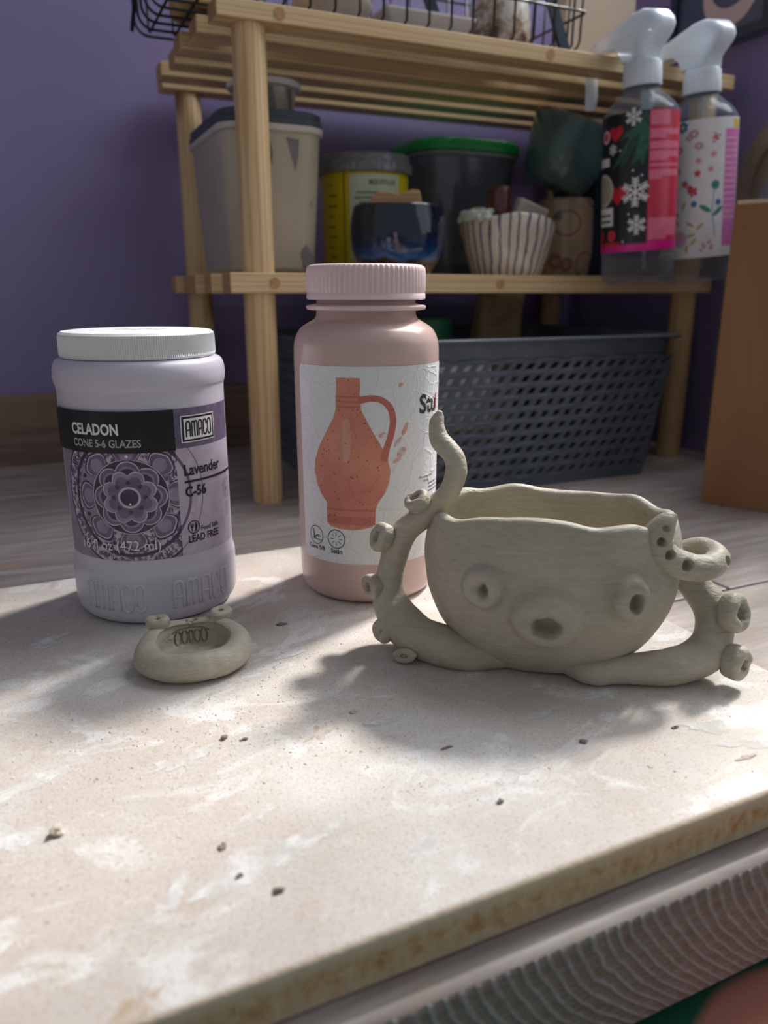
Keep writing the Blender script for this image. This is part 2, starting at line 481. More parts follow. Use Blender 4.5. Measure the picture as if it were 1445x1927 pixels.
fm = mixc(nt, 1.0, ramp(nt, fib.outputs['Distance'], [(0, (.6, .6, .6, 1)), (.05, (0, 0, 0, 1))]), ramp(nt, noise_tex(nt, v, 70, 3, .6), [(.48, (0, 0, 0, 1)), (.62, (1, 1, 1, 1))]), 'MULTIPLY')
col = mixc(nt, fm, col, srgb(230, 220, 206))
col = mixc(nt, ramp(nt, noise_tex(nt, v, 55, 5, .7, .6), [(.55, (0, 0, 0, 1)), (.72, (.5, .5, .5, 1))]), col, srgb(188, 168, 150))
col = mixc(nt, ramp(nt, f2, [(.3, (.5, .5, .5, 1)), (.46, (0, 0, 0, 1))]), col, srgb(150, 128, 110))
nt.links.new(col, p.inputs['Base Color']); p.inputs['Roughness'].default_value = .62
bump(nt, p, f2, .35, .0004); bump(nt, p, f3, .25, .0008)
m_edge, nt, p, out = newmat('mdf_edge')
v = coords(nt); fz = noise_tex(nt, v, 420, 3, .7); fl = noise_tex(nt, coords(nt, (1, 1, .7)), 230, 5, .72, .3)
col = ramp(nt, fl, [(.36, srgb(168, 122, 76)), (.47, srgb(186, 152, 112)), (.66, srgb(200, 180, 148))])
sxy = N(nt, 'ShaderNodeSeparateXYZ'); nt.links.new(v, sxy.inputs[0])
zb = ramp(nt, sxy.outputs[2], [(.0, (.9, .9, .9, 1)), (.0035, (.5, .5, .5, 1)), (.006, (0, 0, 0, 1)), (.0115, (0, 0, 0, 1)), (.0155, (.9, .9, .9, 1))])
col = mixc(nt, zb, col, srgb(206, 188, 166))
nt.links.new(col, p.inputs['Base Color']); p.inputs['Roughness'].default_value = .85; bump(nt, p, fz, .6, .0006)
def film(name, c, lo, hi, mx, scale=90):
    m, nt, p, out = newmat(name); p.inputs['Base Color'].default_value = c; p.inputs['Roughness'].default_value = .7
    tr = N(nt, 'ShaderNodeBsdfTransparent'); ms = N(nt, 'ShaderNodeMixShader')
    f = noise_tex(nt, coords(nt), scale, 6, .7, .5)
    nt.links.new(ramp(nt, f, [(lo, (0, 0, 0, 1)), (hi, (mx, mx, mx, 1))]), ms.inputs[0])
    nt.links.new(tr.outputs[0], ms.inputs[1]); nt.links.new(p.outputs[0], ms.inputs[2]); nt.links.new(ms.outputs[0], out.inputs[0])
    return m
m_smear = film('dried_slip', srgb(224, 222, 219), .34, .62, .86)
m_rust = film('rust_stain', srgb(200, 164, 122), .40, .70, .6, 160)
BX0, BX1, BY0, BY1 = -.13, .300, .156, .486
mb = MB(); V, F = box(BX0, BX1, BY0, BY1, 0.0006, .018, .0022, 3); mb.add(V, F, 0)
def blot(cx, cy, rx, ry, rot, seed, mi):
    dz = .00008 + .000012 * len(mb.m) / 50
    P = []; n = 48
    for k in range(n):
        a = 2 * pi * k / n
        rr = 1 + .75 * noise.fractal(Vector((cos(a) * 1.6 + seed, sin(a) * 1.6, seed)), .8, 2, 4)
        rr = max(rr, .25); x = rx * rr * cos(a); y = ry * rr * sin(a)
        P.append((cx + x * cos(rot) - y * sin(rot), cy + x * sin(rot) + y * cos(rot)))
    tr = tessellate_polygon([[Vector((a, b, 0)) for a, b in P]])
    mb.add([(a, b, .018 + dz) for a, b in P], tr, mi)
for a in [(.049, .1975, .017, .0062, .25, 1.3, 2), (.070, .2025, .016, .003, .1, 4.2, 2), (.050, .218, .012, .0022, .35, 2.2, 2), (-.022, .240, .010, .006, -.3, 7.7, 2),
          (.022, .195, .009, .0028, 1.0, 9.1, 2), (.098, .183, .010, .0020, .5, 3.4, 2), (-.005, .275, .020, .0050, .35, 5.5, 2), (.035, .262, .013, .0035, .3, 6.6, 2),
          (.0895, .2585, .006, .004, .2, 8.3, 3), (.242, .180, .013, .003, -.3, 2.9, 2), (.236, .196, .012, .004, -.4, 3.9, 2), (.180, .232, .018, .0022, .1, 1.9, 2),
          (-.006, .392, .012, .004, .6, 5.1, 2), (.103, .330, .008, .003, .4, 6.1, 2), (.120, .255, .012, .002, .0, 7.1, 2), (.150, .205, .010, .004, .5, 4.4, 2), (.006, .160, .010, .003, .8, 2.5, 3)]:
    blot(*a)
o = mb.build('mdf_board', [m_mdf, m_edge, m_smear, m_rust], smooth=True, angle=40)
for pl in o.data.polygons:
    if pl.material_index == 0 and abs(pl.normal.z) < .8: pl.material_index = 1
tag(o, 'pale clay dusted MDF board lying on the grey planks', 'board')

# crumbs of dry clay
m_crumb = M('dry_clay_crumb', srgb(150, 136, 124), srgb(112, 98, 90), 500, rough=.9)
m_crumb_l = M('pale_clay_crumb', srgb(204, 192, 180), srgb(176, 162, 150), 500, rough=.9)
def crumb_mesh(V, F, c, s, seed, flat=.7):
    bm = bmesh.new(); bmesh.ops.create_icosphere(bm, subdivisions=2, radius=1)
    b = len(V); bm.verts.index_update()
    for q in bm.verts:
        k = 1 + .9 * noise.noise(q.co * 1.3 + Vector((seed, seed * .7, 0)))
        V.append((c[0] + q.co.x * s[0] * k, c[1] + q.co.y * s[1] * k, c[2] + (q.co.z * k + .75) * s[2] * flat))
    for fc in bm.faces: F.append(tuple(b + q.index for q in fc.verts))
    bm.free()
cr = [((-.0072, .2372), (.0022, .002, .0026), m_crumb_l, 'largest pale clay crumb on the board at far left'),
      ((.0505, .183), (.0017, .0010, .0012), m_crumb, 'small grey clay crumb right of the long white smear'),
      ((.1322, .1907), (.0013, .0009, .0010), m_crumb, 'dark clay crumb midway along the front of the board'),
      ((.1824, .2082), (.0016, .0011, .0011), m_crumb, 'dark clay crumb in front of the octopus mug base'),
      ((.1316, .2272), (.0028, .0006, .0007), m_crumb, 'thin dark curl of clay in the mug shadow'),
      ((.0397, .2084), (.0012, .0016, .0008), m_crumb, 'forked clay crumb just above the long white smear'),
      ((.0414, .1938), (.0012, .0008, .0010), m_crumb, 'round clay crumb stuck on the long white smear'),
      ((.2321, .1742), (.0052, .0012, .0005), m_crumb_l, 'flat white clay shaving near the right front edge'),
      ((.1085, .3641), (.0028, .0012, .0012), m_crumb, 'black clay flake between the two glaze containers'),
      ((.0552, .2698), (.0012, .0010, .0014), m_crumb, 'upright clay crumb in front of the pinch dish'),
      ((.0622, .2657), (.0018, .0007, .0008), m_crumb, 'flat clay crumb right of the upright crumb'),
      ((.1098, .2666), (.0022, .0014, .0008), m_crumb_l, 'pale clay flake at the edge of the mug shadow'),
      ((.2226, .2009), (.0016, .0008, .0008), m_crumb, 'small dark crumb right of the mug shadow')]
for k, ((x, y), s, m, lab) in enumerate(cr):
    V = []; F = []; crumb_mesh(V, F, (x, y, .0179), s, k * 3.1)
    tag(obj('clay_crumb', V, F, m, smooth=False), lab, 'clay crumb', 'clay crumbs on the board')
m_grit = M('pale_grit', srgb(226, 216, 206), srgb(196, 182, 170), 500, rough=.9)
V = []; F = []; rnd = random.Random(5)
for k in range(700):
    if k < 320: x = rnd.gauss(.035, .045); y = rnd.gauss(.275, .03)
    elif k < 500: x = rnd.gauss(.115, .03); y = rnd.gauss(.285, .045)
    else: x = rnd.uniform(-.05, .29); y = rnd.uniform(.165, .45)
    if not (BX0 + .005 < x < BX1 - .005 and BY0 + .008 < y < BY1 - .005): continue
    s = rnd.uniform(.00016, .00042); b = len(V)
    a = rnd.uniform(0, 6.28); l = s * rnd.uniform(1, 2.6)
    for q in ((l * cos(a), l * sin(a), .2 * s), (-s * sin(a), s * cos(a), .1 * s), (-l * cos(a), -l * sin(a), .1 * s), (s * sin(a), -s * cos(a), .2 * s), (0, 0, s * .85)):
        V.append((x + q[0], y + q[1], .0181 + q[2]))
    F += [(b, b + 1, b + 4), (b + 1, b + 2, b + 4), (b + 2, b + 3, b + 4), (b + 3, b, b + 4)]
tag(obj('clay_dust', V, F, m_grit, smooth=False), 'fine pale clay dust and grit scattered over the board', 'clay dust', kind='stuff')

# ------------------------------------------------------------------ pine shelf
shelf = thing('wooden_shelf', 'two tier slatted pine shelf standing against the purple wall', 'shelf', (.4365, .797, 0))
def rel(V, r): return [(x - r[0], y - r[1], z - r[2]) for x, y, z in V]
SR = (.4365, .797, 0); SX0, SX1 = .1645, .709
for z0, z1 in ((.391, .4045), (.1862, .2032)):
    for i in range(6):
        y = .661 + .0488 * i; end = i in (0, 5)
        x0, x1 = (SX0, SX1) if end else (SX0 - .009 + (0.004 if i % 2 else 0), SX1 + .004)
        V, F = box(x0, x1, y, y + .0285, z0, z1, .0012, 2)
        o = obj('slat', rel(V, SR), F, [m_pine, m_endgrain], shelf, smooth=False)
        for pl in o.data.polygons:
            if abs(pl.normal.x) > .8: pl.material_index = 1
        if i == 0:
            zc = (z0 + z1) / 2
            for px_ in ((.215, .475) if z0 > .3 else (.203, .43)):
                V, F = lathe([(0, 0), (.0046, 0), (.0048, .0006), (.0048, .002)], 24)
                V = [(px_ + a, y - .0005 + c, zc + b) for a, b, c in V]
                obj('screw_plug', rel(V, SR), F, m_endgrain, o, smooth=False)
for x in (.1935, .684):
    for y in (.6765, .921):
        for (za, zb) in ((0.0, .1862), (.2032, .391)):
            pass
        V, F = lathe([(0, 0), (.0128, 0), (.0136, .002), (.0136, .1862)] + [(.0136, .19), (.0136, .389), (.0131, .391), (0, .391)], 40)
        obj('post', rel([(a + x, b + y, c) for a, b, c in V], SR), F, m_pine_v, shelf, smooth=True, angle=50)

# ------------------------------------------------------------------ lavender glaze jar
def maker_strokes(x0, x1, z0, z1):
    """condensed round-shouldered capitals A M A C O as centre lines"""
    G = {'A': (.9, [[(0, 0), (0, .80), (.08, .93), (.3, 1), (.7, 1), (.92, .93), (1, .80), (1, 0)], [(0, .42), (1, .42)]]),
         'M': (1.3, [[(0, 0), (0, .84), (.08, .96), (.25, 1), (.42, .96), (.5, .84), (.5, 0)], [(.5, .84), (.58, .96), (.75, 1), (.92, .96), (1, .84), (1, 0)]]),
         'C': (.85, [[(1, .70), (1, .82), (.88, .94), (.65, 1), (.35, 1), (.1, .93), (0, .80), (0, .2), (.1, .07), (.35, 0), (.65, 0), (.88, .06), (1, .18), (1, .30)]]),
         'O': (.9, [[(0, .2), (0, .8), (.1, .94), (.35, 1), (.65, 1), (.9, .94), (1, .8), (1, .2), (.9, .06), (.65, 0), (.35, 0), (.1, .06), (0, .2)]])}
    tot = sum(G[c][0] for c in 'AMACO') + .42 * 4; u = (x1 - x0) / tot; x = x0; out = []
    for c in 'AMACO':
        w, sts = G[c]
        for st_ in sts: out.append([(x + a * w * u, z0 + b * (z1 - z0)) for a, b in st_])
        x += (w + .42) * u
    return out
m_jar = M('lavender_glaze_plastic', srgb(202, 196, 208), srgb(194, 188, 201), 18, rough=.34, bmp=.06, bscale=60, sss=.12)
m_lav1 = M('print_lavender', srgb(148, 135, 154), srgb(128, 115, 136), 160, rough=.38)
m_lav2 = M('print_pale_lavender', srgb(190, 178, 194), srgb(176, 164, 181), 120, rough=.38)
m_lav3 = M('print_dark_violet', srgb(52, 40, 66), srgb(66, 52, 84), 200, rough=.36)
m_lav4 = M('print_mid_violet', srgb(112, 99, 124), srgb(95, 82, 108), 220, rough=.36)
m_lav5 = M('print_light_edge', srgb(196, 182, 196), srgb(176, 160, 180), 260, rough=.36)
m_fleck = M('print_flecked_band', srgb(98, 82, 114), srgb(190, 178, 186), 420, rough=.36, lo=.45, hi=.55)
jar = thing('glaze_jar', 'lavender glaze jar with ridged white lid and black banded flower label', 'glaze jar', (.0567, .4325, .0181), -7.47)
body = smooth_prof([(.030, .0022), (.036, .0004), (.0405, .0012), (.0432, .0050), (.0440, .010), (.0441, .022), (.0440, .0275), (.0432, .0305), (.0428, .033)], 6) + \
    [(.0428, .118), (.0428, .1185)] + smooth_prof([(.0428, .119), (.0430, .1225), (.0436, .1245), (.0440, .128), (.0436, .1325), (.0420, .1358), (.0388, .1372)], 8) + [(.037, .1378), (.037, .142), (.0, .142)]
V, F = lathe([(0, .0022)] + body, 128); obj('jar_body', V, F, m_jar, jar, angle=60)
lidp = [(0, .1505), (.0355, .1505), (.0378, .1502), (.0392, .1490), (.0396, .1474), (.0397, .1400), (.0397, .1386), (.0392, .1376), (.036, .1376)]
def ridge(r, z, a, i): return r - (.0007 if (i in (4, 5) and (int(round(a / (2 * pi) * 440)) % 2)) else 0)
V, F = lathe(lidp, 440, ridge); lid = obj('lid', V, F, m_white, jar, angle=24)
m_mark = M('lid_scuff', srgb(150, 158, 160), srgb(196, 200, 202), 300, rough=.6)
D = Decal()
for k in range(7):
    x = -.012 + .004 * k; D.poly([(x, .004 + .003 * sin(k * 2.1)), (x + .003, .0035 + .003 * sin(k * 2.1 + .5)), (x + .0044, .006 + .003 * sin(k * 2.1 + .4)), (x + .001, .0066 + .003 * sin(k * 2.1))], 0, 1)
D.build('ink_mark', [m_mark], lambda s, z, l: (s, z, .1505 + l * 2), lid)

RJ = .0430
d2s = lambda deg: radians(deg) * RJ
LB, LT, SP, L0, L1 = .0368, .1136, d2s(18), d2s(-76), d2s(76)
D = Decal(); D.rect(L0, L1, LB, LT, 0, 0)
BZ = .0930
D.rect(SP, L1, LB, LT, 1, 1)                                   # right panel
D.rect(SP, L1, BZ + .0005, LT, 2, 2)                           # mauve header on the right
cx, cz = d2s(-14.0), .0705
D.clip = (L0, SP, LB, BZ)
D.ring(cx, cz, .0378, .0390, 3, 2, 96); D.ring(cx, cz, .0315, .0378, 4, 2, 96); D.ring(cx, cz, .0300, .0318, 3, 3, 96)
D.ring(cx, cz, .0190, .0300, 4, 2, 96)
rr = random.Random(3)
for k in range(150):                                           # short strokes in the outer band
    a = 2 * pi * k / 150; r0 = .0325 + rr.uniform(0, .002); r1 = r0 + rr.uniform(.0012, .003); w = .00045 / .034
    j = rr.uniform(-.03, .03)
    if k % 10 < 6: D.poly([(cx + r0 * cos(a), cz + r0 * sin(a)), (cx + r0 * cos(a + w), cz + r0 * sin(a + w)), (cx + r1 * cos(a + w + j), cz + r1 * sin(a + w + j)), (cx + r1 * cos(a + j), cz + r1 * sin(a + j))], 3, 4)
def petal(a, r0, r1, w, pts=12, tip=.55):
    P = []
    for k in range(pts + 1):
        t = k / pts; P.append((r0 + (r1 - r0) * t, w * (sin(pi * (t ** .62) * .5) if t < tip else cos(pi / 2 * ((t - tip) / (1 - tip)) ** 1.6) * sin(pi * (tip ** .62) * .5))))
    P = P + [(x, -y) for x, y in reversed(P[:-1])]
    return [(cx + x * cos(a) - y * sin(a), cz + x * sin(a) + y * cos(a)) for x, y in P]
for k in range(8):
    a = pi / 2 + k * pi / 4
    D.poly(petal(a, .0165, .0292, .0086), 3, 5); D.poly(petal(a, .0165, .0283, .0077), 8, 6); D.poly(petal(a, .0165, .0276, .0069), 5, 7); D.poly(petal(a, .0175, .0262, .0042), 0, 8)
    a += pi / 8; D.disc(cx + .0262 * cos(a), cz + .0262 * sin(a), .0011, 3, 5, 10)
D.disc(cx, cz, .0194, 3, 9, 64); D.ring(cx, cz, .0190, .0194, 8, 10, 64)
def scallop(r, amp, n, ph, m=160): return [(cx + (r + amp * abs(cos(n / 2 * (a + ph))) ** .8 - amp) * cos(a), cz + (r + amp * abs(cos(n / 2 * (a + ph))) ** .8 - amp) * sin(a)) for a in [2 * pi * k / m for k in range(m)]]
D.poly(scallop(.0186, .0034, 8, 0), 8, 11); D.poly(scallop(.0179, .0034, 8, 0), 5, 12); D.poly(scallop(.0160, .0032, 8, 0), 0, 13); D.poly(scallop(.0148, .003, 8, 0), 3, 14)
D.poly(scallop(.0141, .0030, 8, pi / 8), 8, 15); D.poly(scallop(.0134, .0030, 8, pi / 8), 0, 16); D.poly(scallop(.0112, .0026, 8, pi / 8), 5, 17)
D.ring(cx, cz, .0044, .0056, 8, 19, 40); D.disc(cx, cz, .0046, 3, 18, 32)
for k in range(8):
    a = pi / 2 + k * pi / 4; D.poly([(cx + q * cos(a) - w * sin(a), cz + q * sin(a) + w * cos(a)) for q, w in ((.0068, -.0011), (.0068, .0011), (.0078, .0010), (.0092, 0), (.0078, -.0010))], 3, 18)
D.disc(cx + .0002, cz - .0034, .0006, 7, 20, 8)
D.clip = (SP, L1, LB, BZ)                                       # rings carry on faintly into the right panel
D.ring(cx, cz, .0315, .0378, 8, 3, 96); D.ring(cx, cz, .0300, .0315, 5, 3, 96); D.ring(cx, cz, .0378, .0386, 0, 3, 96); D.ring(cx, cz, .0240, .0300, 9, 2, 96)
D.clip = (SP, L1, BZ, LT); D.ring(cx, cz, .0378, .0386, 5, 3, 96); D.ring(cx, cz, .0308, .0320, 5, 3, 96)
D.clip = None
D.rect(L0, SP, BZ, LT, 6, 21)
D.fit('CELADON', d2s(-52.4), d2s(-17.3), .1022, .0053, 7, 22, .032)
D.fit('CONE 5-6 GLAZES', d2s(-52), d2s(-3.6), .0960, .0038, 10, 22, .026)
D.disc(d2s(-13.5), .0915, .0008, 7, 23, 12)
D.fit('16 fl oz (472 ml)', d2s(-53), d2s(3.4), .0425, .0054, 7, 24, -.004)
x0, x1 = d2s(23.6), d2s(51.5)                                   # maker's plate
D.rect(x0 - .0006, x1 + .0006, .0960, .1098, 7, 4); D.rect(x0, x1, .0966, .1092, 6, 5); D.rect(x0 + .0011, x1 - .0011, .0976, .1082, 7, 6)
for st_ in maker_strokes(x0 + .0024, x1 - .0024, .0991, .1067): D.line(st_, .00085, 6, 7)
D.fit('Lavender', d2s(23), d2s(56), .0792, .0056, 6, 7, .022)
D.rect(d2s(23), L1, .0752, .0764, 6, 7)
D.fit('C-56', d2s(23), d2s(40), .0680, .0052, 6, 7, .036)
fx = d2s(27.6); D.ring(fx, .0512, .0031, .0036, 6, 7, 32)
for q in (-.0018, -.0011, -.0004): D.rect(fx + q - .00018, fx + q + .00018, .0515, .0532, 6, 7)
D.rect(fx - .0018, fx - .0004, .0511, .0517, 6, 7); D.rect(fx - .0014, fx - .0008, .0488, .0512, 6, 7); D.poly([(fx + .0006, .0488), (fx + .0013, .0488), (fx + .0018, .051), (fx + .0016, .0534), (fx + .0006, .0534)], 6, 7)
D.fit('Food Safe', d2s(33.4), d2s(50), .0484, .0026, 6, 7, .014)
D.fit('LEAD FREE', d2s(23), d2s(50), .0432, .0038, 6, 7, .018)
ex = d2s(68); D.ring(ex, .0665, .0052, .0057, 10, 7, 32); D.ring(ex, .0665, .0036, .0039, 10, 7, 32); D.text('AP', ex - .0024, .0648, .0040, 10, 7, .01)
for k in range(5): D.rect(ex - .003, ex + .003, .0520 + k * .0016, .0526 + k * .0016, 9, 7)
m_greyink = M('grey_ink', srgb(176, 172, 180), srgb(150, 146, 156), 300, rough=.4)
lab = D.build('label', [m_lav1, m_lav2, m_lav4, m_lav3, m_fleck, m_lav4, m_ink, m_whiteink, m_lav5, m_lav2, m_greyink], on_cyl(RJ), jar)
# raised lettering round the foot
mb = MB(); fn = on_cyl(.0440)
for s0 in (-.0415, .0075):
    for st_ in maker_strokes(s0, s0 + .034, .0090, .0235):
        P = []
        for (xa, za), (xb, zb) in zip(st_[:-1], st_[1:]):
            for k in range(4): f = k / 4; P.append((*fn(xa + (xb - xa) * f, za + (zb - za) * f, -.0001), .00085))
        P.append((*fn(st_[-1][0], st_[-1][1], -.0001), .00085)); mb.add(*tube(P, 10))
mb.build('raised_lettering', [m_jar], jar, smooth=True)

# ------------------------------------------------------------------ pink glaze bottle
m_pink = M('pink_glaze_plastic', srgb(208, 180, 173), srgb(202, 172, 165), 14, rough=.22, bmp=.03, bscale=50, sss=.12)
m_cap = M('frosted_cap', srgb(238, 216, 216), srgb(228, 200, 200), 25, rough=.28, sss=.3)
m_flange = M('milky_flange', srgb(226, 204, 204), srgb(220, 194, 194), 40, rough=.3, sss=.3)
m_paper, nt, p, out = newmat('wrinkled_white_label')
v = coords(nt)
nn = N(nt, 'ShaderNodeTexNoise'); nn.inputs['Scale'].default_value = 45; nt.links.new(v, nn.inputs['Vector'])
vm = N(nt, 'ShaderNodeVectorMath', operation='MULTIPLY_ADD'); vm.inputs[1].default_value = (.016, .016, .016)
nt.links.new(nn.outputs['Color'], vm.inputs[0]); nt.links.new(v, vm.inputs[2])
def cracks(nt, sc, wd):
    vo = N(nt, 'ShaderNodeTexVoronoi', feature='DISTANCE_TO_EDGE'); vo.inputs['Scale'].default_value = sc
    nt.links.new(vm.outputs[0], vo.inputs['Vector'])
    return ramp(nt, vo.outputs['Distance'], [(0, (1, 1, 1, 1)), (wd, (0, 0, 0, 1))])
mask = ramp(nt, noise_tex(nt, v, 22, 3), [(.40, (0, 0, 0, 1)), (.62, (1, 1, 1, 1))])
h1 = cracks(nt, 75, .06); h2 = cracks(nt, 190, .09)
hm = mixc(nt, 1.0, h2, mask, 'MULTIPLY'); hh = mixc(nt, 1.0, h1, hm, 'ADD')
p.inputs['Base Color'].default_value = srgb(226, 226, 228); p.inputs['Roughness'].default_value = .5
bump(nt, p, hh, .5, .0006); bump(nt, p, noise_tex(nt, v, 300, 3), .12, .0004)
def printed(name, c1, c2, c3):
    """same wrinkled paper printed with a speckled clay colour"""
    m = m_paper.copy(); m.name = name; nt = m.node_tree; p = nt.nodes['Principled BSDF']
    v = coords(nt); col = ramp(nt, noise_tex(nt, v, 32, 3, .5), [(.32, c1), (.66, c2)])
    sp = N(nt, 'ShaderNodeTexVoronoi'); sp.inputs['Scale'].default_value = 330; sp.inputs['Randomness'].default_value = 1; nt.links.new(v, sp.inputs['Vector'])
    col = mixc(nt, ramp(nt, sp.outputs['Distance'], [(.10, (.85, .85, .85, 1)), (.18, (0, 0, 0, 1))]), col, c3)
    nt.links.new(col, p.inputs['Base Color']); return m
m_jugprint = printed('print_terracotta', srgb(220, 148, 122), srgb(204, 124, 108), srgb(110, 44, 36))
m_jugdark = printed('print_terracotta_shade', srgb(200, 118, 104), srgb(190, 106, 96), srgb(110, 44, 36))
m_juglight = printed('print_terracotta_glint', srgb(214, 166, 150), srgb(212, 140, 120), srgb(150, 70, 56))
m_peach = film('print_peach_smudge', srgb(232, 158, 140), .36, .62, .9, 120)
m_redink = M('red_ink', srgb(226, 60, 72), None, 90, rough=.4)
m_textink = M('label_ink', srgb(40, 40, 42), srgb(56, 56, 58), 300, rough=.5)
bot = thing('glaze_bottle', 'pink glaze bottle with frosted screw cap and terracotta jug label', 'glaze bottle', (.176, .4045, .0181), -23.5)
prof = [(0, .003), (.028, .0025)] + smooth_prof([(.030, .0004), (.0355, .0008), (.0385, .004), (.0396, .0095), (.0399, .018)], 6) + [(.0405, .10), (.0406, .135)] + \
    smooth_prof([(.0405, .1395), (.0396, .1450), (.0368, .1500), (.0325, .1530), (.0288, .1552), (.0276, .1575)], 8) + [(.0274, .1600), (.0273, .170), (.0, .170)]
V, F = lathe(prof, 128); obj('bottle_body', V, F, m_pink, bot, angle=50)
V, F = lathe([(.0265, .1600), (.029, .1598), (.0325, .1603), (.0331, .1612), (.0330, .1622), (.0318, .1626), (.0275, .1634)], 96); obj('neck_flange', V, F, m_flange, bot, angle=40)
capp = [(0, .1838), (.0285, .1838), (.0306, .1834), (.0317, .1822), (.0321, .1800), (.0322, .1700), (.0322, .1690), (.0326, .1686), (.0327, .1660), (.0318, .1655), (.0275, .1655)]
def ridge2(r, z, a, i): return r + (.0006 if (i in (3, 4, 5) and (int(round(a / (2 * pi) * 288)) % 4) in (0, 1)) else 0)
V, F = lathe(capp, 288, ridge2); obj('screw_cap', V, F, m_cap, bot, angle=50)
RP = .0407; p2s = lambda deg: radians(deg) * RP
def on_bottle(s, z, l):
    r = .0399 + (.0407 - .0399) * min(max((z - .018) / .10, 0), 1) + .0001 + l
    return (r * sin(s / RP), -r * cos(s / RP), z)
D = Decal(); LB, LT, L0, L1 = .0245, .1327, p2s(-62.5), p2s(84)
c = .003
edge = []
for (qx, qz, a0) in ((L1 - c, LB + c, -90), (L1 - c, LT - c, 0), (L0 + c, LT - c, 90), (L0 + c, LB + c, 180)):
    for k in range(7): a = radians(a0 + 15 * k); edge.append((qx + c * cos(a), qz + c * sin(a)))
D.poly(edge, 0, 0)
A = lambda deg, z: (p2s(deg), z - .0181)
jug = [A(-23, .1450), A(-4.9, .1450), A(-4.6, .1400), A(-5.2, .1360), A(-4.4, .1320), A(-4.2, .1285), A(-1, .1240), A(4.6, .1165), A(10.5, .1095), A(15.5, .1025), A(18, .0955), A(17, .0890), A(13, .0825), A(8.8, .0785), A(7.4, .0765), A(6.4, .0740), A(6.0, .0668),
       A(4, .0648), A(-4, .0632), A(-13, .0626), A(-22, .0628), A(-30, .0638), A(-33.2, .0655), A(-33.4, .0740), A(-33.0, .0770), A(-38, .0810), A(-42.5, .0865), A(-45, .0935), A(-44, .1000), A(-39.5, .1075), A(-34, .1140), A(-29, .1200), A(-25, .1250), A(-23.4, .1290), A(-23.5, .1350), A(-22.8, .1400)]
D.poly([tuple(q) for q in jug], 1, 1)
hp = catmull([(*A(-5, .1335), 0, .0018), (*A(4, .1345), 0, .0016), (*A(12, .1330), 0, .0016), (*A(18, .1285), 0, .0017), (*A(19.8, .1220), 0, .0018), (*A(18.2, .1150), 0, .0018), (*A(15.0, .1080), 0, .0018), (*A(13, .1020), 0, .0020)], 8)
for q0, q1 in zip(hp[:-1], hp[1:]): D.line([(q0[0], q0[1]), (q1[0], q1[1])], q0[3] * 2, 2, 2)
for z in (.1352, .1326, .1300): D.rect(p2s(-23.3), p2s(-4.5), z - .0181 - .0004, z - .0181 + .0004, 2, 3)
D.rect(p2s(-33), p2s(6.2), .0738 - .0181 - .0005, .0738 - .0181 + .0004, 2, 3)
D.rect(p2s(-33), p2s(6), .0655 - .0181, .0700 - .0181, 2, 2)
D.poly([A(-18, .1235), A(-13, .1240), A(-11.5, .1130), A(-13.5, .1010), A(-18, .1000), A(-19.5, .1110)], 3, 3)
for dg, z, ra, rb_, ro in ((26, .1412, .0016, .0009, .5), (30, .1178, .0038, .0013, 1.1), (24, .1110, .0034, .0012, .9), (27, .1052, .0034, .0021, .8), (23, .1010, .0030, .0012, .4), (12, .1150, .0024, .0014, .2)):
    x, z = A(dg, z); D.poly([(x + ra * cos(q) * cos(ro) - rb_ * sin(q) * sin(ro), z + ra * cos(q) * sin(ro) + rb_ * sin(q) * cos(ro)) for q in [2 * pi * k / 20 for k in range(20)]], 4, 2)
D.text('Stu', p2s(43.5), .1250 - .0181, .0138, 5, 2, .026)
D.rect(p2s(67.5), p2s(69.3), .1255 - .0181, .1345 - .0181, 6, 3)
D.text('We recommend', p2s(44.5), .0885 - .0181, .0021, 5, 2); D.text('testing', p2s(50), .0862 - .0181, .0021, 5, 2)
for k in range(3): D.rect(p2s(58), p2s(76), .0842 - .0181 - k * .0022, .0847 - .0181 - k * .0022, 5, 2)
qx, qz = A(-45.5, .0568); D.ring(qx, qz, .0050, .0055, 5, 2, 40, sx=1.0)
D.poly([(qx - .0024, qz + .0034), (qx - .0017, qz + .0034), (qx - .0008, qz - .0022), (qx - .0022, qz - .0022)], 5, 2)
for s_ in (0, 1): D.ring(qx + .0006 + s_ * .0011, qz - .0020, .0014 + s_ * .0006, .0019 + s_ * .0006, 5, 2, 16, a0=.4 + s_ * .2, a1=pi)
D.line([(qx - .003, qz - .0022), (qx + .0038, qz - .0026)], .0005, 5, 2)
D.text('Cone 5/8', qx, .0487 - .0181, .0034, 5, 2, .028, align='CENTER')
qx, qz = A(-25.4, .0566); D.ring(qx, qz, .0050, .0055, 5, 2, 40)
for k in range(8): a = k * pi / 4; D.line([(qx + .0017 * cos(a), qz + .0017 * sin(a)), (qx + .0037 * cos(a), qz + .0037 * sin(a))], .0004, 5, 2)
D.text('Satin', qx, .0483 - .0181, .0038, 5, 2, .030, align='CENTER')
D.build('label', [m_paper, m_jugprint, m_jugdark, m_juglight, m_peach, m_textink, m_redink], on_bottle, bot)

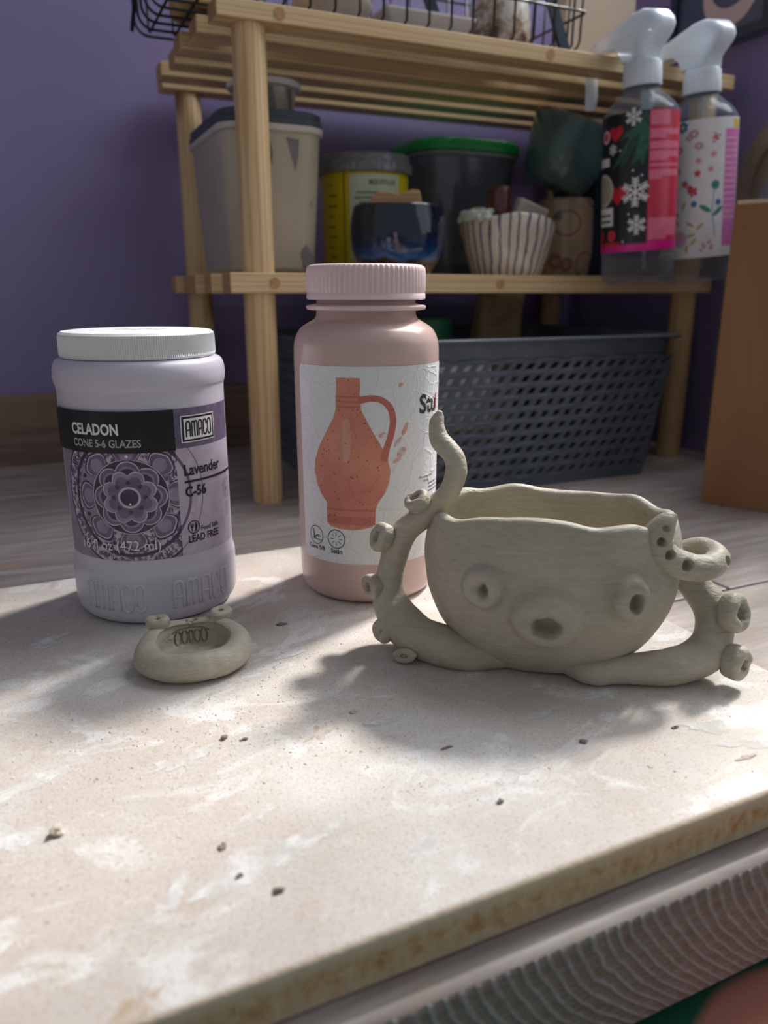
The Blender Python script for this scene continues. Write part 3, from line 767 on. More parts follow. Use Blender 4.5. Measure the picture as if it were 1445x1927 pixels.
# ------------------------------------------------------------------ raw clay
m_clay, nt, p, out = newmat('raw_grey_clay')
v = coords(nt)
f = noise_tex(nt, v, 35, 5, .6); s1 = noise_tex(nt, coords(nt, (60, 260, 420)), 1.2, 4, .65, .5); s2 = noise_tex(nt, v, 600, 3, .6); s3 = noise_tex(nt, v, 130, 4, .6)
nt.links.new(mixc(nt, ramp(nt, s1, [(.4, (0, 0, 0, 1)), (.7, (.5, .5, .5, 1))]), ramp(nt, f, [(.3, srgb(164, 155, 137)), (.7, srgb(184, 175, 157))]), srgb(196, 188, 172)), p.inputs['Base Color'])
p.inputs['Roughness'].default_value = .52; p.inputs['Specular IOR Level'].default_value = .5
bump(nt, p, s1, .8, .0009); bump(nt, p, s3, .45, .0009); bump(nt, p, s2, .2, .0003)

def clay_disp(P, amp=.0004, sc=55, seed=0.0):
    return [tuple(np.array(q) + amp * np.array(noise.noise_vector(Vector(q) * sc + Vector((seed, 0, 0))))) for q in P]

def pit(V, F, spots):
    """push holes into a dense mesh; spots: (centre, inward dir, radius, depth)"""
    A = np.array(V, float)
    for c, d, r, dep in spots:
        c = np.array(c); d = np.array(d, float); d /= np.linalg.norm(d)
        w = A - c; ax = w @ d; lat = np.linalg.norm(w - np.outer(ax, d), axis=1)
        t = np.clip(1 - lat / r, 0, 1); k = np.clip(t / .45, 0, 1); k = k * k * (3 - 2 * k)
        near = (np.abs(ax) < r * 2.4)
        A += np.outer(np.where(near, k * dep, 0), d)
    return [tuple(q) for q in A]

def sucker(c, axis, r, t, hole=.42, oval=1.0, roll=0.0, depth=.9, name='sucker', parent=None, seed=0.0, seg=56):
    """thick little clay ring with a pinched hole, facing along axis"""
    pr = smooth_prof([(.0, t * (1 - depth)), (hole * r * .55, t * (1 - depth)), (hole * r * .85, t * .35), (hole * r * 1.06, t * .86), (r * .62, t), (r * .84, t * .93), (r, t * .62), (r * 1.02, t * .2), (r * .95, -t * .5), (r * .7, -t * .9), (0, -t)], 6)
    V, F = lathe(pr, seg)
    q = Vector(axis).normalized().to_track_quat('Z', 'Y').to_matrix() @ Matrix.Rotation(roll, 3, 'Z')
    out = []
    for x, y, z in V:
        a = math.atan2(y, x); rr = math.hypot(x, y)
        k = 1 + .10 * noise.noise(Vector((cos(a) * 1.5 + seed, sin(a) * 1.5, seed)))
        if rr < hole * r * 1.1: k *= 1 + .35 * noise.noise(Vector((cos(a) * 2 + seed, sin(a) * 2, 3 + seed)))
        w = Vector((x * k, y * k * oval, z * (1 + .25 * noise.noise(Vector((cos(a) + seed, sin(a), 7))))))
        out.append((Vector(c) + q @ w)[:])
    out = clay_disp(out, .00025, 160, seed)
    return obj(name, out, F, m_clay, parent, smooth=True)

mug = thing('octopus_mug', 'unfired grey clay octopus mug with two eyes, pouting mouth and tentacle handles', 'mug', (.2209, .2802, .0181), -35.8)
# bowl: outer wall, rounded wavy rim, inner wall
outer = [(0, .0285, .0245), (.0012, .0325, .028), (.005, .0385, .0315), (.012, .0458, .0362), (.022, .0528, .0402), (.034, .0576, .0424), (.046, .0596, .0424), (.056, .0597, .0414), (.066, .0582, .0398), (.0715, .0566, .0386)]
OU = catmull(outer, 14)
NS = 220; rows = [(q[1], q[2], q[0], 0) for q in OU]
zr, ar, br = OU[-1][0], OU[-1][1], OU[-1][2]; wall = .0062
for k in range(1, 12):
    a = pi * k / 12; rows.append((ar - wall / 2 + wall / 2 * cos(a), br - wall / 2 + wall / 2 * cos(a), zr + wall * .5 * sin(a), 1))
for q in OU[::-1]:
    if q[0] > .010 and q[0] < .0705: rows.append((q[1] - wall, q[2] - wall, q[0], 2))
rows += [(.030, .024, .0085, 2), (.016, .013, .0075, 2), (.0005, .0005, .0072, 2)]
V = []; F = []
for (a_, b_, z_, kind) in rows:
    for k in range(NS):
        t = 2 * pi * k / NS; ct, st_ = cos(t), sin(t); e = 2 / 2.35
        x = a_ * math.copysign(abs(ct) ** e, ct) - .0045; y = b_ * math.copysign(abs(st_) ** e, st_)
        h = min(max((z_ - .03) / .042, 0), 1)
        wav = (.0012 * sin(3 * t + .6) + .0008 * sin(7 * t + 1.7) + .0006 * sin(11 * t)) - .0042 * abs(ct) ** 3 - .0006 * st_
        z = z_ + wav * h * h
        rip = 1 + h * (.008 * sin(5 * t + 1) + .005 * sin(9 * t))
        V.append((x * rip, y * rip, z))
for i in range(len(rows) - 1):
    for k in range(NS):
        k2 = (k + 1) % NS; F.append((i * NS + k, i * NS + k2, (i + 1) * NS + k2, (i + 1) * NS + k))
F.append(tuple(reversed(range(NS)))); F.append(tuple(range((len(rows) - 1) * NS, len(rows) * NS)))
V = clay_disp(V, .0006, 38); V = clay_disp(V, .00022, 120, 5)
V = [(x, y, max(z, 0)) for x, y, z in V]
bowl_bvh = BVHTree.FromPolygons(V, F)
bs = []
for x, z, r in ((-.0319, .0448, .0030), (.0310, .0432, .0036), (-.0064, .0316, .0044), (-.0020, .0316, .0042)):
    hit, nrm, _, _ = bowl_bvh.ray_cast(Vector((x, -.2, z)), Vector((0, 1, 0)))
    bs.append((hit[:], (0, 1, 0), r, .0036))
obj('bowl', pit(V, F, bs), F, m_clay, mug)

def face_ring(name, x, z, r, H, rx, rz, hx, hz, hdx=0, hdz=0, seed=0.0, tilt=0.0):
    """raised ring smeared into the bowl wall, with a hollow in the middle"""
    hit, nrm, _, _ = bowl_bvh.ray_cast(Vector((x, -.2, z)), Vector((0, 1, 0)))
    e1 = Vector((1, 0, 0)); e1 = (e1 - nrm * e1.dot(nrm)).normalized(); e2 = nrm.cross(e1)
    if e2.z < 0: e2 = -e2
    c_, s_ = cos(tilt), sin(tilt); e1, e2 = e1 * c_ + e2 * s_, e2 * c_ - e1 * s_
    rad = [0, .12, .24, .33, .38, .43, .48, .54, .62, .72, .82, .90, .97, 1.03, 1.12, 1.24]
    hgt = [-.45, -.45, -.43, -.30, .10, .58, .86, .97, 1.0, .99, .92, .78, .52, .24, .07, -.10]
    V = []; F = []; S = 96
    for i, (q, h) in enumerate(zip(rad, hgt)):
        for k in range(S):
            a = 2 * pi * k / S; ca, sa = cos(a), sin(a)
            w = min(max((.60 - q) / .22, 0), 1)                      # hole shape near the middle
            ax = rx * (1 - w) + (hx / .42) * w; az = rz * (1 - w) + (hz / .42) * w
            nn_ = 1 + (.07 if q > .5 else .16) * noise.noise(Vector((ca * 1.4 + seed, sa * 1.4, seed + q)))
            p_ = hit + e1 * (r * q * ax * ca * nn_ + hdx * w) + e2 * (r * q * az * sa * nn_ + hdz * w)
            b_, n_, _, _ = bowl_bvh.find_nearest(p_)
            n2 = (n_ * .5 + nrm * .5).normalized()
            hh = H * h * (1 + .22 * noise.noise(Vector((ca + seed, sa, 2.0)))) if h > .2 else H * h
            V.append((b_ + n2 * hh)[:])
    for i in range(len(rad) - 1):
        for k in range(S):
            k2 = (k + 1) % S; F.append((i * S + k, i * S + k2, (i + 1) * S + k2, (i + 1) * S + k))
    F.append(tuple(range(S)))
    V = clay_disp(V, .0002, 170, seed)
    return obj(name, V, F, m_clay, mug)
e1_ = face_ring('eye', -.0325, .0455, .0094, .0044, 1.0, 1.0, .20, .26, .0006, -.0007, 1.0)
e2_ = face_ring('eye', .0290, .0440, .0090, .0048, .95, 1.1, .26, .40, .0020, -.0008, 4.0, -.15)
mo_ = face_ring('mouth', -.0050, .0338, .0148, .0066, 1.05, .84, .42, .23, .0006, -.0022, 7.0, -.10)

# left tentacle: out along the board, up and curling to a tip above the rim
LTN = [(-.010, -.018, .0062, .0062), (-.024, -.0225, .0062, .0068), (-.030, -.0245, .0062, .0070), (-.0384, -.0255, .0064, .0078), (-.0512, -.024, .0083, .0095), (-.0632, -.019, .0096, .0101), (-.0716, -.012, .0118, .0102), (-.0784, -.007, .0176, .0092), (-.0816, -.005, .0255, .0079), (-.0808, -.004, .0369, .0068), (-.0779, -.004, .0469, .0066), (-.0724, -.005, .0594, .0064), (-.0624, -.006, .0686, .0059), (-.0527, -.007, .0781, .0053), (-.0490, -.007, .0893, .0052), (-.0506, -.006, .0966, .0050), (-.0568, -.005, .1034, .0046), (-.0591, -.004, .1095, .0037), (-.0586, -.003, .1140, .0026), (-.0579, -.003, .1168, .0010)]
V, F = tube(LTN, 40, 12); V = clay_disp(V, .0009, 55, 2); V = clay_disp(V, .0003, 170, 9); V = [(x, y, max(z, 0)) for x, y, z in V]
lt = obj('tentacle', V, F, m_clay, mug)
sucker((-.0662, -.0105, .0748), (-.45, -.35, .75), .0066, .0038, .42, .85, .4, parent=lt, seed=1)
sucker((-.0838, -.0085, .0556), (-.80, -.55, .25), .0080, .0038, .42, .80, .9, parent=lt, seed=2)
sucker((-.0885, -.0075, .0298), (-.80, -.60, .0), .0078, .0036, .42, .72, 0, parent=lt, seed=3)
sucker((-.0820, -.0150, .0095), (-.55, -.80, .05), .0064, .0022, .16, .95, .3, depth=.25, parent=lt, seed=4)
sucker((-.0690, -.0285, .0040), (-.2, -.95, .15), .0062, .0020, .30, .55, .2, depth=.5, parent=lt, seed=5)

# right tentacle handle
RTN = [(-.006, -.016, .0055, .0050), (.006, -.0235, .0055, .0054), (.0161, -.0325, .0052, .0054), (.0262, -.0300, .0058, .0060), (.0383, -.0265, .0070, .0072), (.0524, -.0240, .0084, .0085), (.0637, -.0185, .0102, .0092), (.0698, -.014, .0160, .0088), (.0711, -.010, .0243, .0083), (.0690, -.006, .0310, .0079), (.0645, -.003, .0362, .0074), (.0590, -.001, .0415, .0068), (.0520, .000, .0450, .0060)]
V, F = tube(RTN, 40, 12); V = clay_disp(V, .0009, 55, 12); V = clay_disp(V, .0003, 170, 19); V = [(x, y, max(z, 0)) for x, y, z in V]
rt = obj('tentacle', V, F, m_clay, mug)
sucker((.0768, -.0150, .0322), (.72, -.62, .25), .0084, .0046, .42, 1.05, .3, parent=rt, seed=6)
sucker((.0782, -.0215, .0115), (.78, -.62, .05), .0080, .0052, .34, .85, 1.3, parent=rt, seed=7)

# curled tentacle end lying over the handle, its flat tip against the rim
CTN = [(.052, .004, .0475, .0058), (.0573, .006, .0525, .0055), (.0637, .004, .0555, .0050), (.0680, -.002, .0560, .0050), (.0685, -.010, .0550, .0054), (.0640, -.017, .0540, .0057), (.0568, -.0205, .0540, .0060), (.0478, -.0225, .0568, .0063), (.0408, -.0245, .0622, .0067), (.0398, -.0255, .0685, .0066), (.0424, -.0250, .0742, .0052), (.0450, -.0240, .0778, .0028), (.0456, -.0236, .0792, .0009)]
V, F = tube(CTN, 72, 28, flat=lambda t: 1 if t < .62 else max(.62, 1 - (t - .62) * 1.2))
V = clay_disp(V, .0005, 70, 22); V = clay_disp(V, .00018, 180, 29)
bv = BVHTree.FromPolygons(V, F); spots = []
for x, z, r in ((.0424, .0722, .0014), (.0410, .0665, .0017), (.0452, .0607, .0019), (.0530, .0560, .0021), (.0668, .0555, .0018)):
    dv = Vector((0 if x < .06 else -.35, 1, -.05)).normalized()
    hit, nrm, _, _ = bv.ray_cast(Vector((x, 0, z)) - dv * .2, dv)
    if hit: spots.append((hit[:], (dv if abs(nrm.dot(dv)) < .3 else nrm * (1 if nrm.dot(dv) > 0 else -1))[:], r * 1.3, .0048 if r > .0015 else .0018))
V = pit(V, F, spots)
cu = obj('tentacle_tip', V, F, m_clay, mug)

# ------------------------------------------------------------------ pinch dish with a little bear face
dish = thing('pinch_dish', 'small grey clay pinch dish with two ears and scratched teeth', 'dish', (.0575, .3370, .0181), -9.7)
prof = [(0, .33), (.22, .33), (.36, .335), (.47, .37), (.53, .50), (.565, .78), (.62, .955), (.71, 1.0), (.80, .985), (.89, .90), (.96, .72), (1.0, .50), (.985, .30), (.92, .13), (.82, .03), (.68, 0), (.35, 0), (0.002, 0)]
PR = catmull([(a, b, 0) for a, b in prof], 12); NS = 360; V = []; F = []; meta = []
for q in PR:
    for k in range(NS):
        t = 2 * pi * k / NS; st_ = sin(t)
        crest = .0128 + .0052 * (st_ * .5 + .5) ** 1.3 + .0008 * sin(3 * t)
        ax = .0268 * (1 + .02 * sin(2 * t + .5)); ay = .0215
        r = q[0]; x = ax * r * cos(t); y = ay * r * st_
        if q[0] < .6 and q[1] > .1: y += .0012
        z = max(q[1], 0) * crest
        if q[1] > .3 and q[0] > .5: z += 0
        V.append((x, y, z))
for i in range(len(PR) - 1):
    for k in range(NS):
        k2 = (k + 1) % NS; F.append((i * NS + k, i * NS + k2, (i + 1) * NS + k2, (i + 1) * NS + k))
V = clay_disp(V, .0005, 80, 31); V = clay_disp(V, .00022, 260, 33); V = [(x, y, max(z, 0)) for x, y, z in V]
A_ = np.array(V); lines = []
def arc(cx, cz, rx, rz, a0, a1, n=14): return [(cx + rx * cos(a), cz + rz * sin(a)) for a in np.linspace(a0, a1, n)]
for cx, cz, rx in ((-.0072, .0092, .0016), (-.0040, .0092, .0015), (-.0010, .0090, .0010), (.0020, .0092, .0016), (.0052, .0095, .0015)):
    lines.append(arc(cx, cz, rx, .0030, pi * .6, 2.35 * pi))
lines.append(arc(-.001, .0118, .0085, .0016, .1, pi - .1))
up = np.zeros(len(A_))
sel = (A_[:, 1] > .0035) & (A_[:, 2] > .0045) & (np.hypot(A_[:, 0] / .0268, A_[:, 1] / .0215) < .72)
for L in lines:
    for (x0, z0), (x1, z1) in zip(L[:-1], L[1:]):
        dx, dz = x1 - x0, z1 - z0; ll = dx * dx + dz * dz + 1e-12
        t = np.clip(((A_[:, 0] - x0) * dx + (A_[:, 2] - z0) * dz) / ll, 0, 1)
        d = np.hypot(A_[:, 0] - x0 - t * dx, A_[:, 2] - z0 - t * dz)
        up = np.maximum(up, np.clip(1 - d / .00055, 0, 1))
A_[:, 1] += np.where(sel, up * .0019, 0)
V = [tuple(q) for q in A_]
for c, d, r, dep in (((.0012, .0148, .0176), (0, .25, -1), .0015, .0022), ((-.0028, .0145, .0174), (0, .25, -1), .0011, .0010), ((-.0005, .0132, .0170), (0, .3, -1), .0010, .0008)):
    V = pit(V, F, [(c, d, r, dep)])
db = BVHTree.FromPolygons(V, F)
obj('dish_body', V, F, m_clay, dish)
sucker((-.0156, .0128, .0178), (-.15, -.18, 1), .0060, .0032, .20, .70, .2, name='ear', parent=dish, seed=11)
sucker((.0138, .0150, .0182), (.10, -.12, 1), .0061, .0030, .24, .66, -.1, name='ear', parent=dish, seed=12)

# ------------------------------------------------------------------ things on the middle shelf
ZS = .2033
m_slip = M('grey_slip_in_tub', srgb(190, 178, 156), srgb(178, 166, 146), 10, rough=.28, coat=.4, sss=.05)
m_slip_dark = M('bare_tub_patch', srgb(112, 108, 112), srgb(128, 122, 120), 60, rough=.3)
m_milky = M('milky_tub_rim', srgb(206, 200, 190), srgb(188, 182, 174), 60, rough=.35)
m_greylid = M('slate_lid', srgb(66, 76, 84), srgb(56, 66, 74), 60, rough=.45)
tub = thing('storage_tub', 'large milky tub of grey slip with slate grey lid', 'tub', (.2215, .775, ZS), 0)
V, F = rprism([(.036, .066, 0), (.0395, .0695, .003), (.0400, .0700, .006), (.0455, .0760, .118), (.0460, .0765, .121)], .022)
o = obj('tub_body', V, F, m_slip, tub, angle=40)
V, F = rprism([(.0455, .0760, .1165), (.0480, .0790, .118), (.0482, .0792, .1225), (.0470, .0775, .1235)], .024); obj('tub_rim', V, F, m_milky, tub, angle=40)
V, F = rprism([(.0462, .0770, .1232), (.0478, .0786, .1236), (.0478, .0786, .1275), (.0466, .0774, .1285), (.0470, .0778, .1330), (.0450, .0758, .1345)], .024); obj('tub_lid', V, F, m_greylid, tub, angle=35)
def on_tub(s, z, l): return (s, -(.0700 + .006 * (z - .006) / .112) - .0003 - l, z)
for pts in ([(-.012, .112), (-.007, .113), (-.004, .100), (-.005, .090), (-.009, .102)], [(.008, .113), (.020, .112), (.019, .098), (.0165, .086), (.012, .100)], [(.020, .018), (.026, .026), (.033, .014), (.034, .008), (.024, .004)], [(-.016, .113), (-.013, .113), (-.013, .107)], [(.030, .060), (.032, .066), (.031, .055)]):
    D = Decal(); D.poly(pts, 0, 0); D.build('slip_streak', [m_slip_dark], on_tub, tub)

m_cream = M('cream_tub', srgb(204, 200, 196), srgb(190, 184, 178), 30, rough=.4)
st = thing('small_tub', 'small round tub with white lid on top of the slate grey lid', 'tub', (.2345, .775, ZS + .1346), 0)
V, F = lathe([(0, 0), (.0255, 0), (.0265, .001), (.0295, .031), (0, .031)], 64); obj('tub_body', V, F, m_slip, st, angle=40)
V, F = lathe([(.0290, .0300), (.0335, .0298), (.0345, .0305), (.0345, .0350), (.0335, .0358), (.0300, .0360), (.0295, .0350), (0, .0350)], 64); obj('tub_lid', V, F, m_white, st, angle=40)
def on_st(s, z, l):
    r = .0266 + .003 * z / .031 + .0003
    return (r * sin(s / r), -r * cos(s / r), z)
for pts in ([(-.008, .028), (-.001, .029), (.003, .010), (-.002, .006), (-.010, .014)], [(.014, .028), (.021, .029), (.022, .010), (.018, .012)]):
    D = Decal(); D.poly(pts, 0, 0); D.build('slip_streak', [m_slip_dark], on_st, st)

m_yel = M('yellow_label', srgb(226, 206, 20), srgb(216, 194, 16), 40, rough=.5)
m_mint = M('pale_label_panel', srgb(214, 222, 196), srgb(206, 214, 188), 40, rough=.5)
m_clearlid = M('greyed_clear_lid', srgb(164, 166, 172), srgb(128, 130, 138), 70, rough=.18, trans=.25)
m_textgrey = M('faint_print', srgb(120, 124, 108), None, 90, rough=.5)
m_olive = M('olive_print', srgb(150, 132, 20), None, 90, rough=.5)
yt = thing('food_tub', 'yellow labelled round tub with clear ribbed lid behind the blue bowl', 'tub', (.3525, .812, ZS), -23.5)
V, F = lathe([(0, 0), (.0425, 0), (.0440, .001), (.0462, .104), (.0455, .106), (0, .106)], 96); obj('tub_body', V, F, m_yel, yt, angle=40)
def rdg(r, z, a, i): return r + (.0005 if (1 < i < 5 and (int(a / (2 * pi) * 192) % 4) < 2) else 0)
V, F = lathe([(.0465, .1010), (.0490, .1010), (.0498, .1020), (.0498, .1100), (.0490, .1120), (.0478, .1125), (.0478, .1180), (.0468, .1195), (.040, .1195), (.039, .1175), (0, .1175)], 192, rdg); obj('tub_lid', V, F, m_clearlid, yt, angle=40)
D = Decal(); q = .0454
D.rect(-.0155, .0385, .016, .0985, 1, 1); D.rect(-.0225, -.0205, .004, .1035, 3, 1)
D.fit('MADE WITH LOVE', .0045, .0335, .0885, .0050, 2, 2, .02)
for k, (a, b) in enumerate(((-.008, .036), (-.010, .034), (-.006, .030), (-.009, .035))): D.rect(a, b, .0800 - k * .0048, .0818 - k * .0048, 4, 2)
for k, (a, b) in enumerate(((-.044, -.036), (-.042, -.030), (-.044, -.030), (-.043, -.034), (-.044, -.033), (-.042, -.032), (-.044, -.034), (-.042, -.033))): D.rect(a, b, .0880 - k * .0100, .0900 - k * .0100, 3, 2)
D.rect(-.0455, -.027, .003, .012, 1, 2)
for k in range(14): D.rect(-.0445 + k * .0012, -.0440 + k * .0012, .0035, .0115, 2, 3)
def on_yt(s, z, l): r = .0440 + .0022 * z / .104 + .0002 + l; return (r * sin(s / .0452), -r * cos(s / .0452), z)
D.build('label', [m_yel, m_mint, m_ink, m_olive, m_textgrey], on_yt, yt)

m_smoke = M('smoky_tub', srgb(74, 80, 90), srgb(96, 102, 112), 14, rough=.2, coat=.3)
m_greenlid = M('green_lid', srgb(10, 150, 70), srgb(8, 136, 62), 40, rough=.35)
m_foggy = M('foggy_rim', srgb(120, 130, 130), None, 40, rough=.3)
gt = thing('lidded_tub', 'dark smoky tub with green lid at the back of the shelf', 'tub', (.487, .860, ZS), 0)
V, F = rprism([(.052, .050, 0), (.0545, .0525, .003), (.064, .060, .128)], .040); obj('tub_body', V, F, m_smoke, gt, angle=40)
V, F = rprism([(.0635, .0595, .128), (.0665, .0625, .129), (.0668, .0628, .133), (.0650, .0610, .1335)], .042); obj('tub_rim', V, F, m_foggy, gt, angle=40)
V, F = rprism([(.0655, .0615, .1335), (.0685, .0645, .134), (.0690, .0650, .142), (.0665, .0625, .146), (.058, .054, .147)], .042); obj('tub_lid', V, F, m_greenlid, gt, angle=40)

# blue glazed bowl with a wooden block in it
m_blue, nt, p, out = newmat('blue_glaze')
v = coords(nt); sz = N(nt, 'ShaderNodeSeparateXYZ'); nt.links.new(v, sz.inputs[0])
nzz = noise_tex(nt, coords(nt, (1, 1, .35)), 55, 4)
zz = N(nt, 'ShaderNodeMath', operation='MULTIPLY_ADD'); zz.inputs[1].default_value = .018; nt.links.new(nzz, zz.inputs[0]); nt.links.new(sz.outputs[2], zz.inputs[2])
nt.links.new(ramp(nt, zz.outputs[0], [(.0205, srgb(58, 26, 24)), (.0215, srgb(120, 140, 160)), (.024, srgb(28, 86, 148)), (.034, srgb(16, 42, 84)), (.046, srgb(12, 22, 44))]), p.inputs['Base Color'])
p.inputs['Roughness'].default_value = .09; p.inputs['Coat Weight'].default_value = .5; bump(nt, p, noise_tex(nt, v, 60, 3), .25, .001)
bb = thing('glazed_bowl', 'dark blue glazed bowl with a brown foot, holding a wooden block', 'bowl', (.3400, .7050, ZS), -25)
V, F = lathe([(0, .001), (.030, 0)] + smooth_prof([(.031, .0005), (.036, .008), (.0425, .020), (.0448, .034), (.0446, .048), (.0428, .0585), (.0420, .0610), (.0405, .0618), (.0392, .0600), (.0405, .046), (.040, .030), (.030, .012)], 6) + [(0, .010)], 96)
V = [(x, y, max(z, .0002)) for x, y, z in clay_disp(V, .0009, 40, 3)]; obj('bowl', V, F, m_blue, bb)
m_woodblk = wood('carved_wood', srgb(214, 174, 128), srgb(196, 150, 106), srgb(150, 100, 64), 0, rough=.55, knots=False)
wbk = thing('wooden_block', 'carved wooden rib block standing in the dark blue bowl', 'wooden block', (.3385, .7050, ZS + .0123), -25)
top = [(-.026, .0), (.0215, .0), (.0235, .055), (.0215, .0630), (.0140, .0640), (.0100, .0620), (.0020, .0590), (-.0080, .0625), (-.0150, .0620), (-.0225, .0580), (-.0245, .0540)]
V, F = prism(top, .019, 'y', -.0095); o = obj('wooden_block_body', V, F, m_woodblk, wbk, smooth=False)
bv_ = o.modifiers.new('bevel', 'BEVEL'); bv_.width = .0012; bv_.segments = 2

# striped bowl and its contents
m_stripe, nt, p, out = newmat('striped_glaze')
v = coords(nt); sx = N(nt, 'ShaderNodeSeparateXYZ'); nt.links.new(v, sx.inputs[0])
at = N(nt, 'ShaderNodeMath', operation='ARCTAN2'); nt.links.new(sx.outputs[0], at.inputs[0]); nt.links.new(sx.outputs[1], at.inputs[1])
jn = noise_tex(nt, v, 50, 2)
a2 = N(nt, 'ShaderNodeMath', operation='MULTIPLY_ADD'); a2.inputs[1].default_value = .16; nt.links.new(jn, a2.inputs[0]); nt.links.new(at.outputs[0], a2.inputs[2])
a3 = N(nt, 'ShaderNodeMath', operation='MULTIPLY'); a3.inputs[1].default_value = 30 / (2 * pi); nt.links.new(a2.outputs[0], a3.inputs[0])
pg = N(nt, 'ShaderNodeMath', operation='PINGPONG'); pg.inputs[1].default_value = .5; nt.links.new(a3.outputs[0], pg.inputs[0])
col = ramp(nt, pg.outputs[0], [(.115, srgb(84, 88, 108)), (.16, srgb(222, 210, 196))])
nt.links.new(mixc(nt, ramp(nt, noise_tex(nt, v, 40, 3), [(.4, (0, 0, 0, 1)), (.7, (.35, .35, .35, 1))]), col, srgb(190, 176, 162)), p.inputs['Base Color'])
p.inputs['Roughness'].default_value = .2; p.inputs['Coat Weight'].default_value = .4
sb = thing('striped_bowl', 'cream pinch bowl with thin blue vertical stripes', 'bowl', (.4700, .7130, ZS), 0)
V, F = lathe([(0, .001), (.034, 0)] + smooth_prof([(.0355, .0005), (.0385, .008), (.0432, .024), (.0472, .042), (.0482, .0515), (.0475, .0550), (.0455, .0552), (.0445, .0510), (.040, .028), (.030, .012)], 6) + [(0, .010)], 96)
V = [(x, y, max(.0002, z) + (.0025 * sin(math.atan2(y, x) * 3 + .4) - .05 * x) * (z / .055) ** 2) for x, y, z in clay_disp(V, .0009, 45, 6)]
obj('bowl', V, F, m_stripe, sb)
m_brown = M('brown_glaze_cap', srgb(96, 40, 26), srgb(76, 30, 22), 50, rough=.15, coat=.5)
jg = thing('brown_bottle', 'small glossy brown bottle standing in the striped bowl', 'bottle', (.4650, .722, ZS + .0140), 0)
V, F = lathe([(0, 0), (.011, 0), (.0118, .001), (.0120, .046), (.0128, .050), (.0128, .066), (.0122, .070), (.0105, .0735), (0, .0740)], 40); obj('bottle_body', V, F, m_brown, jg, angle=40)
m_ceram = M('pale_clay_piece', srgb(206, 196, 186), srgb(188, 176, 166), 60, rough=.45)
V, F = box(-.017, .017, -.008, .008, -.009, .009, .0022, 2)
cb = obj('clay_block', V, F, m_ceram, smooth=False, loc=(.4930, .7085, ZS + .0630), rot=(radians(8), radians(20), radians(-8)))
tag(cb, 'pale rectangular block leaning on the right rim of the striped bowl', 'block')
m_tan = M('tan_disc', srgb(180, 154, 124), srgb(160, 132, 104), 50, rough=.6)
V, F = lathe([(0, -.003), (.0195, -.003), (.0205, -.002), (.0205, .002), (.0195, .003), (0, .003)], 48)
tag(obj('clay_disc', V, F, m_tan, smooth=True, angle=40, loc=(.4465, .7300, ZS + .0490), rot=(radians(68), 0, radians(-30))), 'tan round disc tucked upright behind the brown bottle', 'disc')
m_film = M('greenish_film', srgb(186, 214, 198), srgb(226, 228, 220), 120, rough=.15, coat=.6, lo=.45, hi=.55)
V = []; F = []; nx, ny = 26, 10
for i in range(nx + 1):
    for j in range(ny + 1):
        a = radians(-122 + 70 * i / nx); r = .0440 + .0075 * j / ny
        z = .0565 + .010 * (1 - abs(j / ny - .45) * 2) * .35 - max(0, j / ny - .65) * .018 + .004 * noise.noise(Vector((i * .45, j * .5, 2)))
        w = .0022 * noise.noise(Vector((i * .5, j * .6, 8)))
        V.append(((r + w) * sin(a), -(r + w) * cos(a), z))
for i in range(nx):
    for j in range(ny): F.append((i * (ny + 1) + j, (i + 1) * (ny + 1) + j, (i + 1) * (ny + 1) + j + 1, i * (ny + 1) + j + 1))
o = obj('plastic_wrapper', V, F, m_film, smooth=False, loc=(.4700, .7130, ZS + .0025)); so = o.modifiers.new('thick', 'SOLIDIFY'); so.thickness = .0008
tag(o, 'crumpled greenish plastic wrapper draped over the striped bowl rim', 'wrapper')

# patterned cup with the tilted pot on top
m_cup, nt, p, out = newmat('painted_cup')
v = coords(nt); vo = N(nt, 'ShaderNodeTexVoronoi'); vo.inputs['Scale'].default_value = 26; nt.links.new(v, vo.inputs['Vector'])
col = ramp(nt, vo.outputs['Distance'], [(.0, srgb(170, 148, 124)), (.36, srgb(176, 152, 126)), (.40, srgb(132, 84, 72)), (.46, srgb(178, 154, 128)), (.60, srgb(170, 146, 120))])
col = mixc(nt, ramp(nt, noise_tex(nt, v, 28, 3), [(.60, (0, 0, 0, 1)), (.66, (.9, .9, .9, 1))]), col, srgb(40, 44, 70))
nt.links.new(col, p.inputs['Base Color']); p.inputs['Roughness'].default_value = .2; p.inputs['Coat Weight'].default_value = .3
cup = thing('patterned_cup', 'tan cup painted with dark curling lines under the tilted green pot', 'cup', (.6000, .790, ZS), 0)
V, F = lathe([(0, 0), (.0285, 0)] + smooth_prof([(.030, .001), (.033, .020), (.0335, .045), (.032, .075), (.0315, .0850), (.0300, .0862), (.0288, .0840), (.0295, .04), (.026, .008)], 6) + [(0, .006)], 72); obj('cup_body', V, F, m_cup, cup)
m_pot = M('dark_teal_glaze', srgb(82, 112, 112), srgb(66, 94, 96), 30, rough=.28, coat=.3, bmp=.2, bscale=70)
m_potrim = M('worn_rim', srgb(126, 120, 104), srgb(96, 100, 92), 80, rough=.4)
pot = thing('tilted_pot', 'dark teal glazed pot tilted on top of the patterned cup', 'pot', (.5760, .787, ZS + .0957), 0, rot=(radians(0), radians(20), radians(-36)))
pot.scale = (1, 1, .91)
V, F = lathe([(0, .004), (.030, .0035)] + smooth_prof([(.0335, .0055), (.0390, .0160), (.0445, .0400), (.0478, .0640), (.0492, .0790)], 6) + [(.0480, .0800), (.0460, .0790)] + smooth_prof([(.0455, .0760), (.043, .050), (.036, .018)], 6) + [(0, .012)], 96); obj('pot_body', V, F, m_pot, pot)
